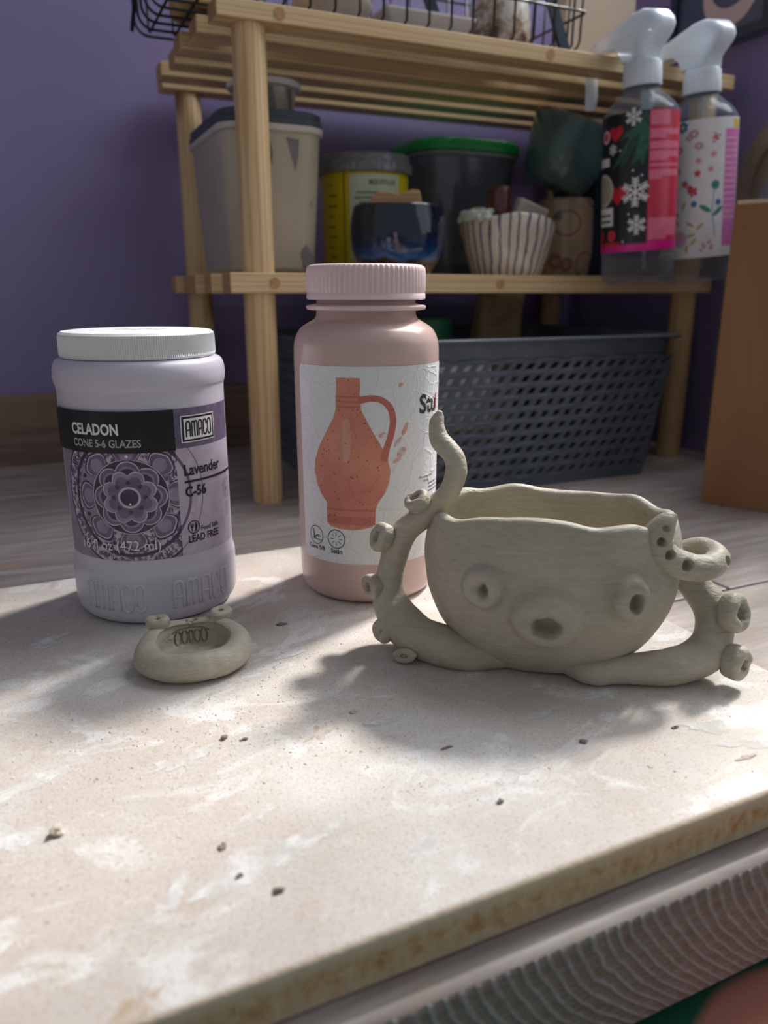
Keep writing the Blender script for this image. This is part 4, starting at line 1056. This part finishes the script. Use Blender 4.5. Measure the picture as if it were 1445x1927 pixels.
V, F = lathe([(.0494, .0780), (.0500, .0800), (.0490, .0818), (.0470, .0818), (.0458, .0800), (.0462, .0780)], 96); obj('pot_rim', V, F, m_potrim, pot)
D = Decal(); D.rect(-.012, .004, .024, .030, 0, 0)
for k in range(4): D.rect(-.011 + k * .0015, .004 + k * .0015, .018 + k * .0082, .0245 + k * .0082, 0, 0)
m_paleglaze = M('pale_glaze_patch', srgb(104, 118, 116), srgb(84, 100, 100), 120, rough=.3)
def on_pot(s, z, l): r = .0385 + .0112 * (z - .014) / .064 + .0012; return (r * sin(s / .044), -r * cos(s / .044), z)
D.build('glaze_patch', [m_paleglaze], on_pot, pot)
m_navy = M('navy_card', srgb(24, 34, 60), None, 20, rough=.7)
V, F = box(.646, .664, .795, .880, ZS + .0002, ZS + .145, .002)
tag(obj('navy_box', V, F, m_navy, smooth=False), 'narrow navy blue box at the right end of the middle shelf', 'box')

# ------------------------------------------------------------------ grey woven basket under the shelf
m_bask = M('slate_plastic', srgb(92, 100, 112), srgb(80, 88, 100), 40, rough=.38, bmp=.08, bscale=180)
bas = thing('storage_basket', 'slate grey woven plastic basket under the pine shelf', 'basket', (.424, .735, 0), -2)
BW, BD, BH = .184, .128, .146            # half width, half depth at the rim, height
def taper(z): return -.017 * (1 - z / BH)
def wall_grid(L, fn, ncol, nrow, z0, z1):
    """staggered slanted slots between woven bands"""
    V = []; F = []; cw = 2 * L / ncol; rh = (z1 - z0) / nrow
    for r in range(nrow):
        for c in range(-1, ncol + 1):
            off = (r % 3) * cw / 3
            xa = -L + c * cw + off; xb = xa + cw
            za = z0 + r * rh; zb = za + rh
            xa_, xb_ = max(xa, -L), min(xb, L)
            if xb_ - xa_ < 1e-5: continue
            full = (xb - xa) - (xb_ - xa_) < 1e-6
            sl = rh * .18
            b = len(V)
            outer_ = [(xa_, za), (xb_, za), (xb_, zb), (xa_, zb)]
            if full:
                hx0, hx1, hz0, hz1 = xa + cw * .22, xb - cw * .22, za + rh * .27, zb - rh * .25
                inner = [(hx0 - sl, hz0), (hx1 - sl, hz0), (hx1 + sl, hz1), (hx0 + sl, hz1)]
                for q in outer_ + inner: V.append(fn(*q))
                for k in range(4):
                    k2 = (k + 1) % 4; F.append((b + k, b + k2, b + 4 + k2, b + 4 + k))
            else:
                for q in outer_: V.append(fn(*q))
                F.append((b, b + 1, b + 2, b + 3))
    return V, F
def wavey(s, z): return .0011 * sin((z - .012) / .0122 * 2 * pi) * 1
Lf = BW - .017
for nm, fn, L, nc in (('front', lambda s, z: (s * (BW + taper(z)) / Lf, -(BD + taper(z) * .75) - .0006 * sin(z * 515), z), Lf, 27), ('back', lambda s, z: (s * (BW + taper(z)) / Lf, (BD + taper(z) * .75), z), Lf, 27),
                  ('left', lambda s, z: (-(BW + taper(z)), s * (BD + taper(z) * .75) / (BD - .013), z), BD - .013, 19), ('right', lambda s, z: ((BW + taper(z)), s * (BD + taper(z) * .75) / (BD - .013), z), BD - .013, 19)):
    V, F = wall_grid(L, fn, nc, 10, .010, .126)
    o = obj('woven_panel', V, F, m_bask, bas, smooth=False)
    md = o.modifiers.new('thick', 'SOLIDIFY'); md.thickness = .0024; md.offset = 0
    md = o.modifiers.new('bevel', 'BEVEL'); md.width = .0006; md.segments = 1; md.limit_method = 'ANGLE'
    # raised weave ribs on this panel
    mb = MB(); rh = .116 / 10; cw = 2 * L / nc
    for r in range(11):
        z = .010 + r * rh
        if nm in ('front', 'left'):
            n_ = int(nc / 3) + 1
            for c in range(n_):
                a = max(-L + c * cw * 3 + (r % 3) * cw - cw * 1.2, -L); b = min(a + cw * 2.4, L)
                if b - a < cw: continue
                pts = [(*Vector(fn(a + (b - a) * k / 8, z)) , .0012 + .0011 * sin(pi * k / 8)) for k in range(9)]
                mb.add(*tube(pts, 8))
    if mb.V: mb.build('weave_rib', [m_bask], o, smooth=True)
V1, F1 = rprism([(BW - .0172, BD - .013, 0.0), (BW - .0152, BD - .012, .0105)], .002); obj('basket_base', V1, F1, m_bask, bas, angle=40)
def rim_ring(hx, hy, z, r=.014): return [(x, y, z) for x, y in rrect(hx, hy, r, 6)]
V, F = loft([rim_ring(BW - .0030, BD - .0025, .124), rim_ring(BW - .0015, BD - .0015, .134), rim_ring(BW + .0005, BD, .1425), rim_ring(BW + .0085, BD + .006, .1435), rim_ring(BW + .0090, BD + .0065, .1455), rim_ring(BW + .0070, BD + .005, .1468), rim_ring(BW - .0015, BD - .002, .1460), rim_ring(BW - .0035, BD - .004, .1380), rim_ring(BW - .0055, BD - .005, .124)], False, False)
n = len(rrect(1, 1, .1, 6)); last = 8 * n
F += [(last + k, last + (k + 1) % n, (k + 1) % n, k) for k in range(n)]
obj('basket_rim', V, F, m_bask, bas, angle=40)
# in the basket
m_bag = M('beige_bag', srgb(158, 138, 102), srgb(140, 120, 86), 60, rough=.6, bmp=.3, bscale=40)
bag = thing('folded_bag', 'beige folded bag with a seam sticking out of the basket', 'bag', (.476, .760, .0108), 0)
V = []; F = []; nx, nz = 22, 30
for j in range(nz + 1):
    t = j / nz; z = .175 * t
    hw = .030 - .002 * t; dx = .020 * t; th = .018 * (1 - .55 * t) + .003
    ring_ = rrect(hw, th, min(.008, th * .9), 5)
    for x, y in ring_: V.append((x + dx + .0015 * noise.noise(Vector((x * 60, y * 60, z * 40))), y + .002 * noise.noise(Vector((x * 50 + 4, 3, z * 45))), z))
n = len(rrect(1, 1, .1, 5))
for j in range(nz):
    for k in range(n): k2 = (k + 1) % n; F.append((j * n + k, j * n + k2, (j + 1) * n + k2, (j + 1) * n + k))
F += [tuple(reversed(range(n))), tuple(range(nz * n, (nz + 1) * n))]
obj('bag_body', V, F, m_bag, bag)
V, F = tube([(-.008, -.0135, .142, .0012), (.002, -.0150, .1425, .0022), (.014, -.0145, .149, .0022), (.026, -.0135, .158, .0022), (.034, -.0120, .164, .0016)], 10, 6); obj('seam', V, F, m_bag, bag)
m_grncap = M('green_cap', srgb(46, 120, 86), srgb(34, 100, 70), 40, rough=.3)
gl = thing('green_jar', 'green capped jar just showing over the basket rim', 'jar', (.392, .748, .0108), 0)
V, F = lathe([(0, 0), (.028, 0), (.030, .002), (.030, .115), (.026, .122), (0, .122)], 48); obj('jar_body', V, F, m_smoke, gl, angle=40)
V, F = lathe([(.0, .1215), (.029, .1215), (.030, .1225), (.030, .148), (.028, .150), (0, .150)], 48); obj('cap', V, F, m_grncap, gl, angle=40)
V, F = box(.352, .420, .655, .672, .0110, .126, .002)
tag(obj('white_box', V, F, m_white, smooth=False), 'white box seen through the slots of the basket front', 'box')
V, F = box(.330, .420, .630, .643, .0110, .062, .002)
tag(obj('tan_packet', V, F, m_bag, smooth=False), 'tan packet low inside the basket behind the front slots', 'packet')

# ------------------------------------------------------------------ spray bottles hooked over the top slat
m_pet = clear_plastic('clear_pet', (.92, .94, .96, 1), .07, .08, srgb(150, 160, 172))
m_liquid = clear_plastic('thin_liquid', (.88, .84, .80, 1), .14, .05, srgb(150, 140, 130))
m_frost = clear_plastic('frosted_plastic', (.90, .93, .98, 1), .62, .25, srgb(236, 243, 250))
m_frostin = M('inner_white_plastic', srgb(226, 232, 240), srgb(216, 222, 232), 40, rough=.4)
m_tubep = clear_plastic('dip_tube_plastic', (.95, .95, .95, 1), .30, .2, srgb(220, 226, 232))
m_blk = M('print_black_green', srgb(18, 24, 30), srgb(26, 34, 40), 60, rough=.3)
m_pine_p = M('print_pine_green', srgb(34, 82, 62), srgb(52, 104, 78), 200, rough=.35)
m_redp = M('print_crimson', srgb(196, 44, 72), srgb(206, 50, 78), 40, rough=.3)
m_rose = M('print_rose', srgb(228, 122, 150), srgb(214, 96, 128), 900, rough=.35)
m_heart = M('print_heart_red', srgb(208, 42, 56), None, 60, rough=.3)
m_mag = M('print_magenta', srgb(222, 30, 140), None, 60, rough=.3)
m_beige = M('print_beige', srgb(168, 160, 136), None, 60, rough=.35)
m_wlab = M('print_white', srgb(234, 232, 234), srgb(226, 224, 228), 60, rough=.4)
m_bluep = M('print_blue', srgb(52, 124, 182), srgb(40, 92, 150), 300, rough=.4)
m_puff = M('print_dusty_pink', srgb(206, 160, 164), srgb(190, 138, 144), 500, rough=.4)
m_redfl = M('print_flower_red', srgb(206, 72, 78), None, 300, rough=.4)
m_pinkfl = M('print_flower_pink', srgb(214, 92, 138), None, 300, rough=.4)
m_teal = M('print_teal', srgb(58, 142, 128), None, 300, rough=.4)
m_gold = M('print_gold', srgb(206, 166, 92), srgb(190, 144, 74), 300, rough=.4)
m_pinkp = M('print_pink_panel', srgb(226, 132, 200), srgb(216, 116, 188), 40, rough=.35)
m_pinkl = M('print_pale_pink', srgb(236, 180, 206), None, 60, rough=.4)
m_yelp = M('print_yellow', srgb(232, 204, 70), None, 60, rough=.4)
m_stem = M('print_stem', srgb(116, 150, 170), None, 60, rough=.4)
RB = .0345
def spray(label, loc, tilt, art, mats, lbot, ltop):
    # local z=0 bottle bottom; nozzle points to +y over the slat
    r = thing('spray_bottle', label, 'spray bottle', loc, 0, 'clear spray bottles hooked on the top shelf', rot=(0, radians(tilt), 0))
    prof = [(0, .004), (.022, .003)] + smooth_prof([(.026, .0005), (.0315, .0015), (.0338, .006), (.0342, .012)], 4) + [(RB, .03), (RB, .146)] + smooth_prof([(RB, .148), (.0335, .1525), (.0285, .1595), (.0215, .1660), (.0165, .1705), (.0150, .1730)], 6) + [(.0148, .1760)]
    V, F = lathe(prof, 72); obj('bottle_body', V, F, m_pet, r)
    V, F = lathe([(0, .0060), (.029, .0060), (.0325, .010), (.0328, .024), (.0, .024)], 64); obj('liquid', V, F, m_liquid, r, angle=40)
    V, F = tube([(0.0, 0, .180, .0016), (.001, 0, .12, .0016), (.008, .004, .06, .0016), (.014, .006, .012, .0016)], 8, 8); obj('dip_tube', V, F, m_tubep, r)
    def rib(rr, z, a, i): return rr + (.0004 if (0 < i < 3 and int(a / (2 * pi) * 144) % 2) else 0)
    V, F = lathe([(.0150, .1740), (.0172, .1742), (.0166, .1930), (.0150, .1955), (.0120, .1965), (0, .1965)], 144, rib); obj('collar', V, F, m_frostin, r, angle=40)
    # shroud: side outline in (y, z), swept to a rounded thickness
    outl = [(-.0140, .1950), (-.0150, .2030), (-.0210, .2080), (-.0280, .2140), (-.0305, .2190), (-.0285, .2250), (-.0215, .2315), (-.0100, .2350), (.0030, .2345), (.0160, .2315), (.0340, .2280), (.0560, .2240), (.0760, .2205), (.0800, .2180), (.0795, .2125), (.0660, .2120), (.0460, .2115), (.0300, .2105), (.0200, .2040), (.0150, .1950)]
    outl = [(y if y < .016 else .016 + (y - .016) * .84, z) for y, z in outl]
    rings = []; c = (.016, .2140)
    for xx, k in ((-.0125, .80), (-.0118, .92), (-.0095, .985), (-.005, 1.0), (0, 1.0), (.005, 1.0), (.0095, .985), (.0118, .92), (.0125, .80)):
        rings.append([(xx * (1 if y < .04 else max(.62, 1 - (y - .04) * 9)), c[0] + (y - c[0]) * (k if k < 1 else 1), c[1] + (z - c[1]) * k) for y, z in outl])
    V, F = loft(rings); sh = obj('trigger_shroud', V, F, m_frost, r, angle=50)
    V, F = lathe([(0, .1960), (.0095, .1960), (.0090, .2180), (.0065, .2200), (.0060, .2270), (0, .2270)], 32); obj('pump', V, F, m_frostin, sh, angle=40)
    V, F = tube([(0, .060, .2160, .0044), (0, .0725, .2158, .0045), (0, .0765, .2158, .0040)], 20); obj('nozzle', V, F, m_frostin, r, angle=50)
    V, F = tube([(0, .058, .2175, .0036), (0, .0705, .2172, .0034), (0, .0752, .2100, .0033), (0, .0758, .1950, .0034), (0, .0760, .1780, .0036), (0, .0790, .1690, .0030)], 14, 6); V = [(x * 2.0 + .003, y, z) for x, y, z in V]; obj('trigger', V, F, m_frost, r)
    D = Decal(); art(D); D.build('label', mats, on_cyl(RB + .0003), r)
    return r
def LS(phi0): return lambda t: (radians(phi0) + math.asin(max(-.999, min(.999, t)))) * RB
def flake(D, x, z, R, mi, L, n=6):
    for k in range(n):
        a = pi / 2 + k * 2 * pi / n; P = lambda q, o: (x + q * cos(a) - o * sin(a), z + q * sin(a) + o * cos(a))
        D.line([P(0, 0), P(R, 0)], R * .13, mi, L)
        for q in (.35, .6, .82):
            for sgn in (1, -1): D.line([P(q * R, 0), P((q + .24) * R, sgn * .26 * R * (1.25 - q * .5))], R * .10, mi, L)
    D.disc(x, z, R * .14, mi, L, 10)
def heart(D, x, z, R, mi, L):
    P = []
    for k in range(36):
        a = 2 * pi * k / 36; P.append((x + R * .0625 * 16 * sin(a) ** 3, z + R * .0625 * (13 * cos(a) - 5 * cos(2 * a) - 2 * cos(3 * a) - cos(4 * a))))
    D.poly(P, mi, L)
def art_xmas(D):
    S = LS(-41.6); b, t = .0300, .1500; Z = lambda y: t - (y - 212) * .000456; T = lambda x: S((x - 1209) / 74.5)
    xr = T(1224); D.rect(S(-.999) - .02, xr, b, t, 0, 0); D.rect(xr, S(.985), b, t, 2, 0)
    for y0, y1, e in ((214, 240, 1262), (247, 258, 1280), (258, 264, 1256), (270, 283, 1280), (287, 299, 1280), (299, 305, 1260), (310, 316, 1280), (322, 334, 1280), (334, 340, 1250), (413, 448, 1280), (448, 455, 1262)):
        D.rect(T(1226), T(e), Z(y1), Z(y0), 3, 1)
    for (x0, y0), (x1, y1), m in (((1218, 216), (1166, 306), 1), ((1222, 240), (1206, 300), 1), ((1216, 232), (1180, 250), 1)):
        n = 16
        for k in range(n):
            f = k / n; px, py = x0 + (x1 - x0) * f, y0 + (y1 - y0) * f
            for sg in (-1, 1): D.line([(T(px), Z(py)), (T(min(px + sg * 10 - 4, 1223)), Z(py + 13))], .0011, 1, 1)
    flake(D, T(1200), Z(361), .0118, 4, 3); flake(D, T(1204), Z(424), .0080, 4, 3); flake(D, T(1194), Z(222), .0070, 4, 3); flake(D, T(1156), Z(276), .0045, 4, 3)
    heart(D, T(1161), Z(247), .0078, 5, 2); heart(D, T(1166), Z(362), .0095, 5, 2)
    D.ring(T(1143), Z(250), .0035, .0060, 8, 3, 24); D.disc(T(1143), Z(250), .0035, 5, 3)
    D.disc(T(1140), Z(352), .0150, 6, 3, 32); D.ring(T(1140), Z(352), .0130, .0140, 7, 4, 40); D.text('Special', T(1136), Z(354), .0050, 4, 5, .01, align='CENTER', rot=.35) if False else None
    D.rect(T(1134), T(1150), Z(306), Z(290), 4, 3); D.rect(T(1132), T(1158), Z(422), Z(386), 4, 3)
    for k in range(2): D.rect(T(1135), T(1154), Z(404 + 12 * k), Z(398 + 12 * k), 9, 4)
    for x in (1156, 1137): D.disc(T(x), Z(442), .0052, 5, 3, 20); D.ring(T(x), Z(442), .0036, .0041, 3, 4, 24)
    for x, y in ((1195, 320), (1188, 402), (1178, 455), (1170, 280), (1212, 330)): D.disc(T(x), Z(y), .0009, 4, 3, 8)
    D.rect(S(-.999) - .02, T(1224), b, Z(460), 10, 4); D.rect(T(1224), S(.985), b, Z(457), 10, 4); D.rect(S(-.999), T(1172), Z(462), Z(455), 5, 5)
spray('clear spray bottle with a black and red snowflake label', (.5655, .6225, .1965), -4.6, art_xmas, [m_blk, m_pine_p, m_redp, m_rose, m_wlab, m_heart, m_beige, m_wlab, m_pinkl, m_textgrey, m_mag], .03, .15)
def bloom(D, x, z, R, n, mi, L, core=None):
    for k in range(n):
        a = 2 * pi * k / n + x * 900; D.disc(x + .62 * R * cos(a), z + .62 * R * sin(a), R * .36, mi, L, 10)
    D.disc(x, z, R * .34, mi if core is None else core, L + 1, 10)
def art_floral(D):
    S = LS(-45.3); b, t = .0245, .1490; Z = lambda y: t - (y - 237) * .000494; T = lambda x: S((x - 1332) / 56.5)
    D.rect(S(-.999) - .02, S(.985), b, t, 0, 0); D.rect(T(1368), S(.97), Z(470), Z(258), 8, 1); D.rect(T(1379), S(.97), Z(257), Z(240), 10, 1)
    for k in range(14): D.rect(T(1369), S(.96), Z(276 + 11 * k), Z(272 + 11 * k), 9, 2)
    for x, y in ((1306, 248), (1292, 266), (1287, 247)): bloom(D, T(x), Z(y), .0052, 6, 1, 2, 10)
    for x, y, q in ((1322, 262, .0046), (1330, 284, .0040), (1300, 288, .0050), (1298, 325, .0050), (1316, 268, .0034), (1290, 295, .0036)):
        for k in range(7): D.disc(T(x) + q * .7 * cos(k * .9), Z(y) + q * .55 * sin(k * .9), q * .34, 2, 2, 10)
    for k in range(9): D.disc(T(1354) + .0036 * cos(k * 2.4) * (k / 9 + .2), Z(272) + .0042 * sin(k * 2.4) * (k / 9 + .2), .0011, 3, 2, 8)
    for x, y in ((1330, 310), (1352, 301), (1348, 327)): bloom(D, T(x), Z(y), .0036, 5, 9, 2, 4)
    for x, y, q in ((1329, 333, .0034), (1311, 350, .0034), (1323, 365, .0048), (1318, 358, .0030)): bloom(D, T(x), Z(y), q, 5, 3, 2)
    bloom(D, T(1356), Z(356), .0044, 8, 5, 2, 1)
    D.line([(T(1355), Z(362)), (T(1352), Z(400)), (T(1358), Z(452))], .0008, 7, 2)
    for x, y, a in ((1342, 398, 2.6), (1361, 404, .7)): D.poly([(T(x) + .0062 * cos(q) * cos(a) - .0022 * sin(q) * sin(a), Z(y) + .0062 * cos(q) * sin(a) + .0022 * sin(q) * cos(a)) for q in [2 * pi * k / 16 for k in range(16)]], 5, 2)
    for x, y in ((1325, 388), (1361, 388)): bloom(D, T(x), Z(y), .0032, 6, 1, 2)
    for k, (x, y) in enumerate(((1295, 385), (1310, 390), (1320, 425), (1335, 430), (1290, 440), (1322, 446), (1316, 470), (1288, 470), (1326, 458), (1301, 420))):
        a = k * 1.3; D.poly([(T(x) + .0042 * cos(q) * cos(a) - .0014 * sin(q) * sin(a), Z(y) + .0042 * cos(q) * sin(a) + .0014 * sin(q) * cos(a)) for q in [2 * pi * k_ / 14 for k_ in range(14)]], 6, 2)
    D.disc(T(1305), Z(452), .0074, 9, 3, 28); D.ring(T(1305), Z(452), .0060, .0064, 8, 4, 28)
    for k in range(8): D.disc(T(1346) + .0050 * cos(k), Z(468) + .0038 * sin(k * 1.7), .0015, 2, 2, 8)
    D.disc(T(1284), Z(352), .0110, 11, 1, 28)
    for k in range(3): D.rect(T(1281), T(1302 - 5 * k), Z(408 + 9 * k), Z(403 + 9 * k), 12, 3)
spray('clear spray bottle with a white floral label and pink side panel', (.6435, .6225, .1978), -5.8, art_floral, [m_wlab, m_bluep, m_puff, m_redfl, m_pinkfl, m_teal, m_gold, m_stem, m_pinkp, m_pinkl, m_yelp, m_beige, m_ink], .0245, .149)

# ------------------------------------------------------------------ things on the top shelf
ZT = .4046
wb = thing('wire_basket', 'black wire basket overhanging the left end of the top shelf', 'basket', (.32, .73, ZT), 0)
X0, X1, Y0, Y1, H = -.196, .195, -.058, .062, .105
rw = .0012
for k in range(7):                                                # long wires bent up at both ends
    y = Y0 + (Y1 - Y0) * k / 6; rr_ = .012
    P = [(X0 - .004, y, H), (X0, y, .02)] + [(X0 + rr_ - rr_ * cos(a), y, rw + rr_ - rr_ * sin(a) + .0002) for a in np.linspace(0, pi / 2, 6)] + [(X1 - rr_ + rr_ * sin(a), y, rw + rr_ - rr_ * cos(a) + .0002) for a in np.linspace(0, pi / 2, 6)] + [(X1, y, .02), (X1 + .004, y, H)]
    obj('long_wire', *wire(P, rw), m_black_metal, wb)
for k in range(18):
    x = X0 + .012 + .0217 * k
    P = [(x, Y0 - .004, H), (x, Y0 - .0015, .006), (x, Y0 + .004, rw * 3 + .0002), (x, Y1 - .004, rw * 3 + .0002), (x, Y1 + .0015, .006), (x, Y1 + .004, H)]
    obj('cross_wire', *wire(P, rw), m_black_metal, wb)
for z in (.035, .070): 
    P = [(x, y, z) for x, y in rrect(-X0 + .003, Y1 + .002, .006, 4)]; P = [(a, b + .002, c) for a, b, c in P]; obj('side_wire', *wire(P + P[:1], rw), m_black_metal, wb)
P = [(x, y + .002, H) for x, y in rrect(-X0 + .005, Y1 + .003, .008, 4)]; obj('rim_wire', *wire(P + P[:1], .0022, 8), m_black_metal, wb)
obj('handle_strut', *wire([(X0 - .0035, Y0 - .004, .070), (X0 - .0035, Y1 - .005, .0030)], .0018), m_black_metal, wb)
m_tanbox = M('tan_box_card', srgb(206, 172, 110), srgb(192, 156, 96), 40, rough=.7)
m_glz = M('pale_bisque', srgb(216, 204, 192), srgb(200, 186, 172), 40, rough=.5)
zin = ZT + .0062
V, F = rprism([(.026, .026, 0), (.029, .029, .003), (.031, .031, .06)], .008)
tag(obj('tan_container', V, F, m_tanbox, smooth=True, angle=40, loc=(.178, .738, zin)), 'tan container inside the left end of the wire basket', 'container')
V, F = lathe([(0, 0), (.018, 0)] + smooth_prof([(.019, .0005), (.028, .008), (.0345, .020), (.0360, .0255), (.0350, .0265), (.033, .022), (.024, .009), (.014, .005)], 5) + [(0, .005)], 64)
tag(obj('bisque_dish', V, F, m_glz, smooth=True, loc=(.290, .740, zin)), 'pale curved dish in the wire basket left of the white tray', 'dish')
V, F = rprism([(.034, .020, 0), (.036, .022, .002), (.044, .029, .014), (.046, .031, .0165), (.046, .031, .0185)], .003)
tag(obj('white_tray', V, F, m_wlab, smooth=True, angle=35, loc=(.371, .728, zin)), 'flat white tray with a pointed corner in the wire basket', 'tray')
m_stain, nt, p, out = newmat('stained_white_glaze')
v = coords(nt); sz = N(nt, 'ShaderNodeSeparateXYZ'); nt.links.new(v, sz.inputs[0])
fz = noise_tex(nt, v, 70, 5, .65); fa = N(nt, 'ShaderNodeMath', operation='MULTIPLY_ADD'); fa.inputs[1].default_value = -5.0; nt.links.new(sz.outputs[2], fa.inputs[0]); nt.links.new(fz, fa.inputs[2])
nt.links.new(ramp(nt, fa.outputs[0], [(.34, srgb(226, 218, 210)), (.44, srgb(178, 150, 124)), (.56, srgb(92, 66, 54))]), p.inputs['Base Color']); p.inputs['Roughness'].default_value = .25
V, F = lathe([(0, 0), (.026, 0)] + smooth_prof([(.0275, .001), (.0310, .012), (.0300, .035), (.0245, .062), (.0225, .078), (.0240, .088), (.0225, .089), (.0205, .078), (.022, .06), (.027, .02)], 6) + [(0, .006)], 64)
tag(obj('stained_vase', V, F, m_stain, smooth=True, loc=(.462, .732, zin)), 'white vase with brown speckled stains standing in the wire basket', 'vase')
m_tealm = M('dark_teal_metal', srgb(44, 66, 82), srgb(38, 58, 74), 50, rough=.4)
ps = thing('folding_stand', 'dark teal folding stand with two slanted flat legs in the wire basket', 'stand', (.447, .695, zin), 0)
for dx, y in ((0.0, .0), (-.098, .056)):
    V, F = prism([(.0548 + dx, 0), (.0665 + dx, 0), (.0200 + dx, .099), (.0090 + dx, .099)], .004, 'y', -.012 + y); obj('stand_leg', V, F, m_tealm, ps, smooth=False)
V, F = box(-.090, .024, -.012, .048, .0950, .0990, .001); obj('cross_bar', V, F, m_tealm, ps, smooth=False)
m_kraft = M('kraft_card', srgb(152, 110, 76), srgb(142, 100, 68), 25, rough=.75, bmp=.1, bscale=90, stretch=(1, 1, .3))
m_card = M('pale_tan_card', srgb(196, 177, 156), srgb(186, 166, 146), 20, rough=.7)
V, F = box(.549, .640, .742, .760, ZT, ZT + .16, .0015)
tag(obj('card_panel', V, F, m_card, smooth=False), 'pale tan card panel standing behind the spray bottle heads', 'card')

# ------------------------------------------------------------------ right hand side
m_corr = M('torn_card_edge', srgb(222, 206, 186), srgb(190, 160, 128), 600, rough=.85)
P0 = Vector((.5555, .5030)); da = Vector((.4553, -.8903)) * .080; dbv = Vector((.8903, .4553)) * .105
cbx = thing('cardboard_box', 'brown kraft cardboard box standing on the planks at right', 'box', (P0.x, P0.y, .0003), 0)
pts = [Vector((0, 0)), da, da + dbv, dbv]; hbx = .2570; th = .004
cen_ = (da + dbv) / 2
ins = [p_ + (cen_ - p_).normalized() * th * 1.4 for p_ in pts]
rings = [[(p_.x, p_.y, z) for p_ in pts] for z in (0, hbx)] + [[(p_.x, p_.y, z) for p_ in ins] for z in (hbx, .01)]
V, F = loft(rings, True, True); o = obj('box_body', V, F, [m_kraft, m_corr], cbx, smooth=False)
for pl in o.data.polygons:
    if pl.normal.z > .9 and pl.center.z > .2: pl.material_index = 1
fl = [ins[1], ins[2], ins[2] + Vector((.02, -.02)), ins[1] + Vector((.02, -.02))]
V, F = loft([[(q.x, q.y, z) for q in (pts[0] + (pts[1] - pts[0]) * .02, pts[0] + (pts[1] - pts[0]) * .98, pts[0] + (pts[1] - pts[0]) * .98 + dbv * .25, pts[0] + (pts[1] - pts[0]) * .02 + dbv * .25)] for z in (hbx + .0002, hbx + .0035)])
o = obj('top_flap', V, F, [m_kraft, m_corr], cbx, smooth=False)
for pl in o.data.polygons:
    if abs(pl.normal.z) < .5: pl.material_index = 1

m_arch = M('arch_frame_wood', srgb(150, 132, 116), srgb(136, 118, 104), 40, rough=.5)
m_glassp = M('pale_grey_panel', srgb(150, 150, 166), srgb(144, 144, 160), 10, rough=.15)
am = thing('arched_mirror', 'arch topped mirror in a brown frame behind the cardboard box', 'mirror', (.706, .563, 0.0003), 0)
def arch(w, zs, n=20, z0=0.0): return [(-w, z0), (w, z0)] + [(w * cos(a), zs + w * sin(a)) for a in np.linspace(0, pi, n)]
V, F = prism(arch(.0735, .2885), .018, 'x', 0); obj('mirror_frame', V, F, m_arch, am, smooth=False)
V, F = prism(arch(.0735, .2885, z0=0), .003, 'x', -.0032)
ou = arch(.0735, .2885); inn = arch(.0545, .2885, z0=.02)
def ringprism(ou, inn, x0, x1):
    n = len(ou); V = [(x, a, b) for x in (x0, x1) for L in (ou, inn) for a, b in L]; F = []
    for k in range(n):
        k2 = (k + 1) % n
        F += [(k, k2, n + k2, n + k), (2 * n + k, 3 * n + k, 3 * n + k2, 2 * n + k2), (k, 2 * n + k, 2 * n + k2, k2), (n + k, n + k2, 3 * n + k2, 3 * n + k)]
    return V, F
V, F = ringprism(ou, inn, -.006, .0); obj('frame_moulding', V, F, m_arch, am, smooth=False)
V, F = prism(arch(.050, .262, z0=.022), .001, 'x', -.0012); obj('mirror_panel', V, F, m_glassp, am, smooth=False)

m_frame = M('dark_teal_frame', srgb(30, 48, 62), srgb(24, 40, 54), 40, rough=.35)
m_night = M('night_blue_print', srgb(64, 74, 94), srgb(74, 84, 104), 12, rough=.3)
m_moon = M('dusty_pink_moon', srgb(204, 178, 176), srgb(194, 168, 166), 60, rough=.4)
pf = thing('framed_picture', 'dark teal framed picture of a crescent moon on the right wall', 'picture', (.7345, .702, .4420), 0)
V, F = box(-.014, 0, -.070, .070, 0, .122, .001); obj('backing', V, F, m_night, pf, smooth=False)
ou = [(-.070, 0), (.070, 0), (.070, .122), (-.070, .122)]; inn = [(-.060, .010), (.060, .010), (.060, .112), (-.060, .112)]
V, F = ringprism(ou, inn, -.019, -.0142); obj('frame', V, F, m_frame, pf, smooth=False)
A1 = [(.000 + .0385 * cos(a), .0575 + .0385 * sin(a)) for a in np.linspace(radians(215 - 360 + 180 - 50), radians(215 - 360 + 180 - 50 - 250), 40)]
A1 = [(.0385 * cos(a), .0575 + .0385 * sin(a)) for a in np.linspace(radians(150), radians(395), 40)]
p0, p1 = A1[0], A1[-1]
A2 = [(.000 + .0305 * cos(a) - .000, .0685 + .0305 * sin(a)) for a in np.linspace(radians(385), radians(165), 40)]
D = Decal(); D.poly(A1 + A2, 0, 0, 1.0)
D.build('moon', [m_moon], lambda s, z, l: (-.0143 - l * 4, -s - .013, z - .004), pf, smooth=False)
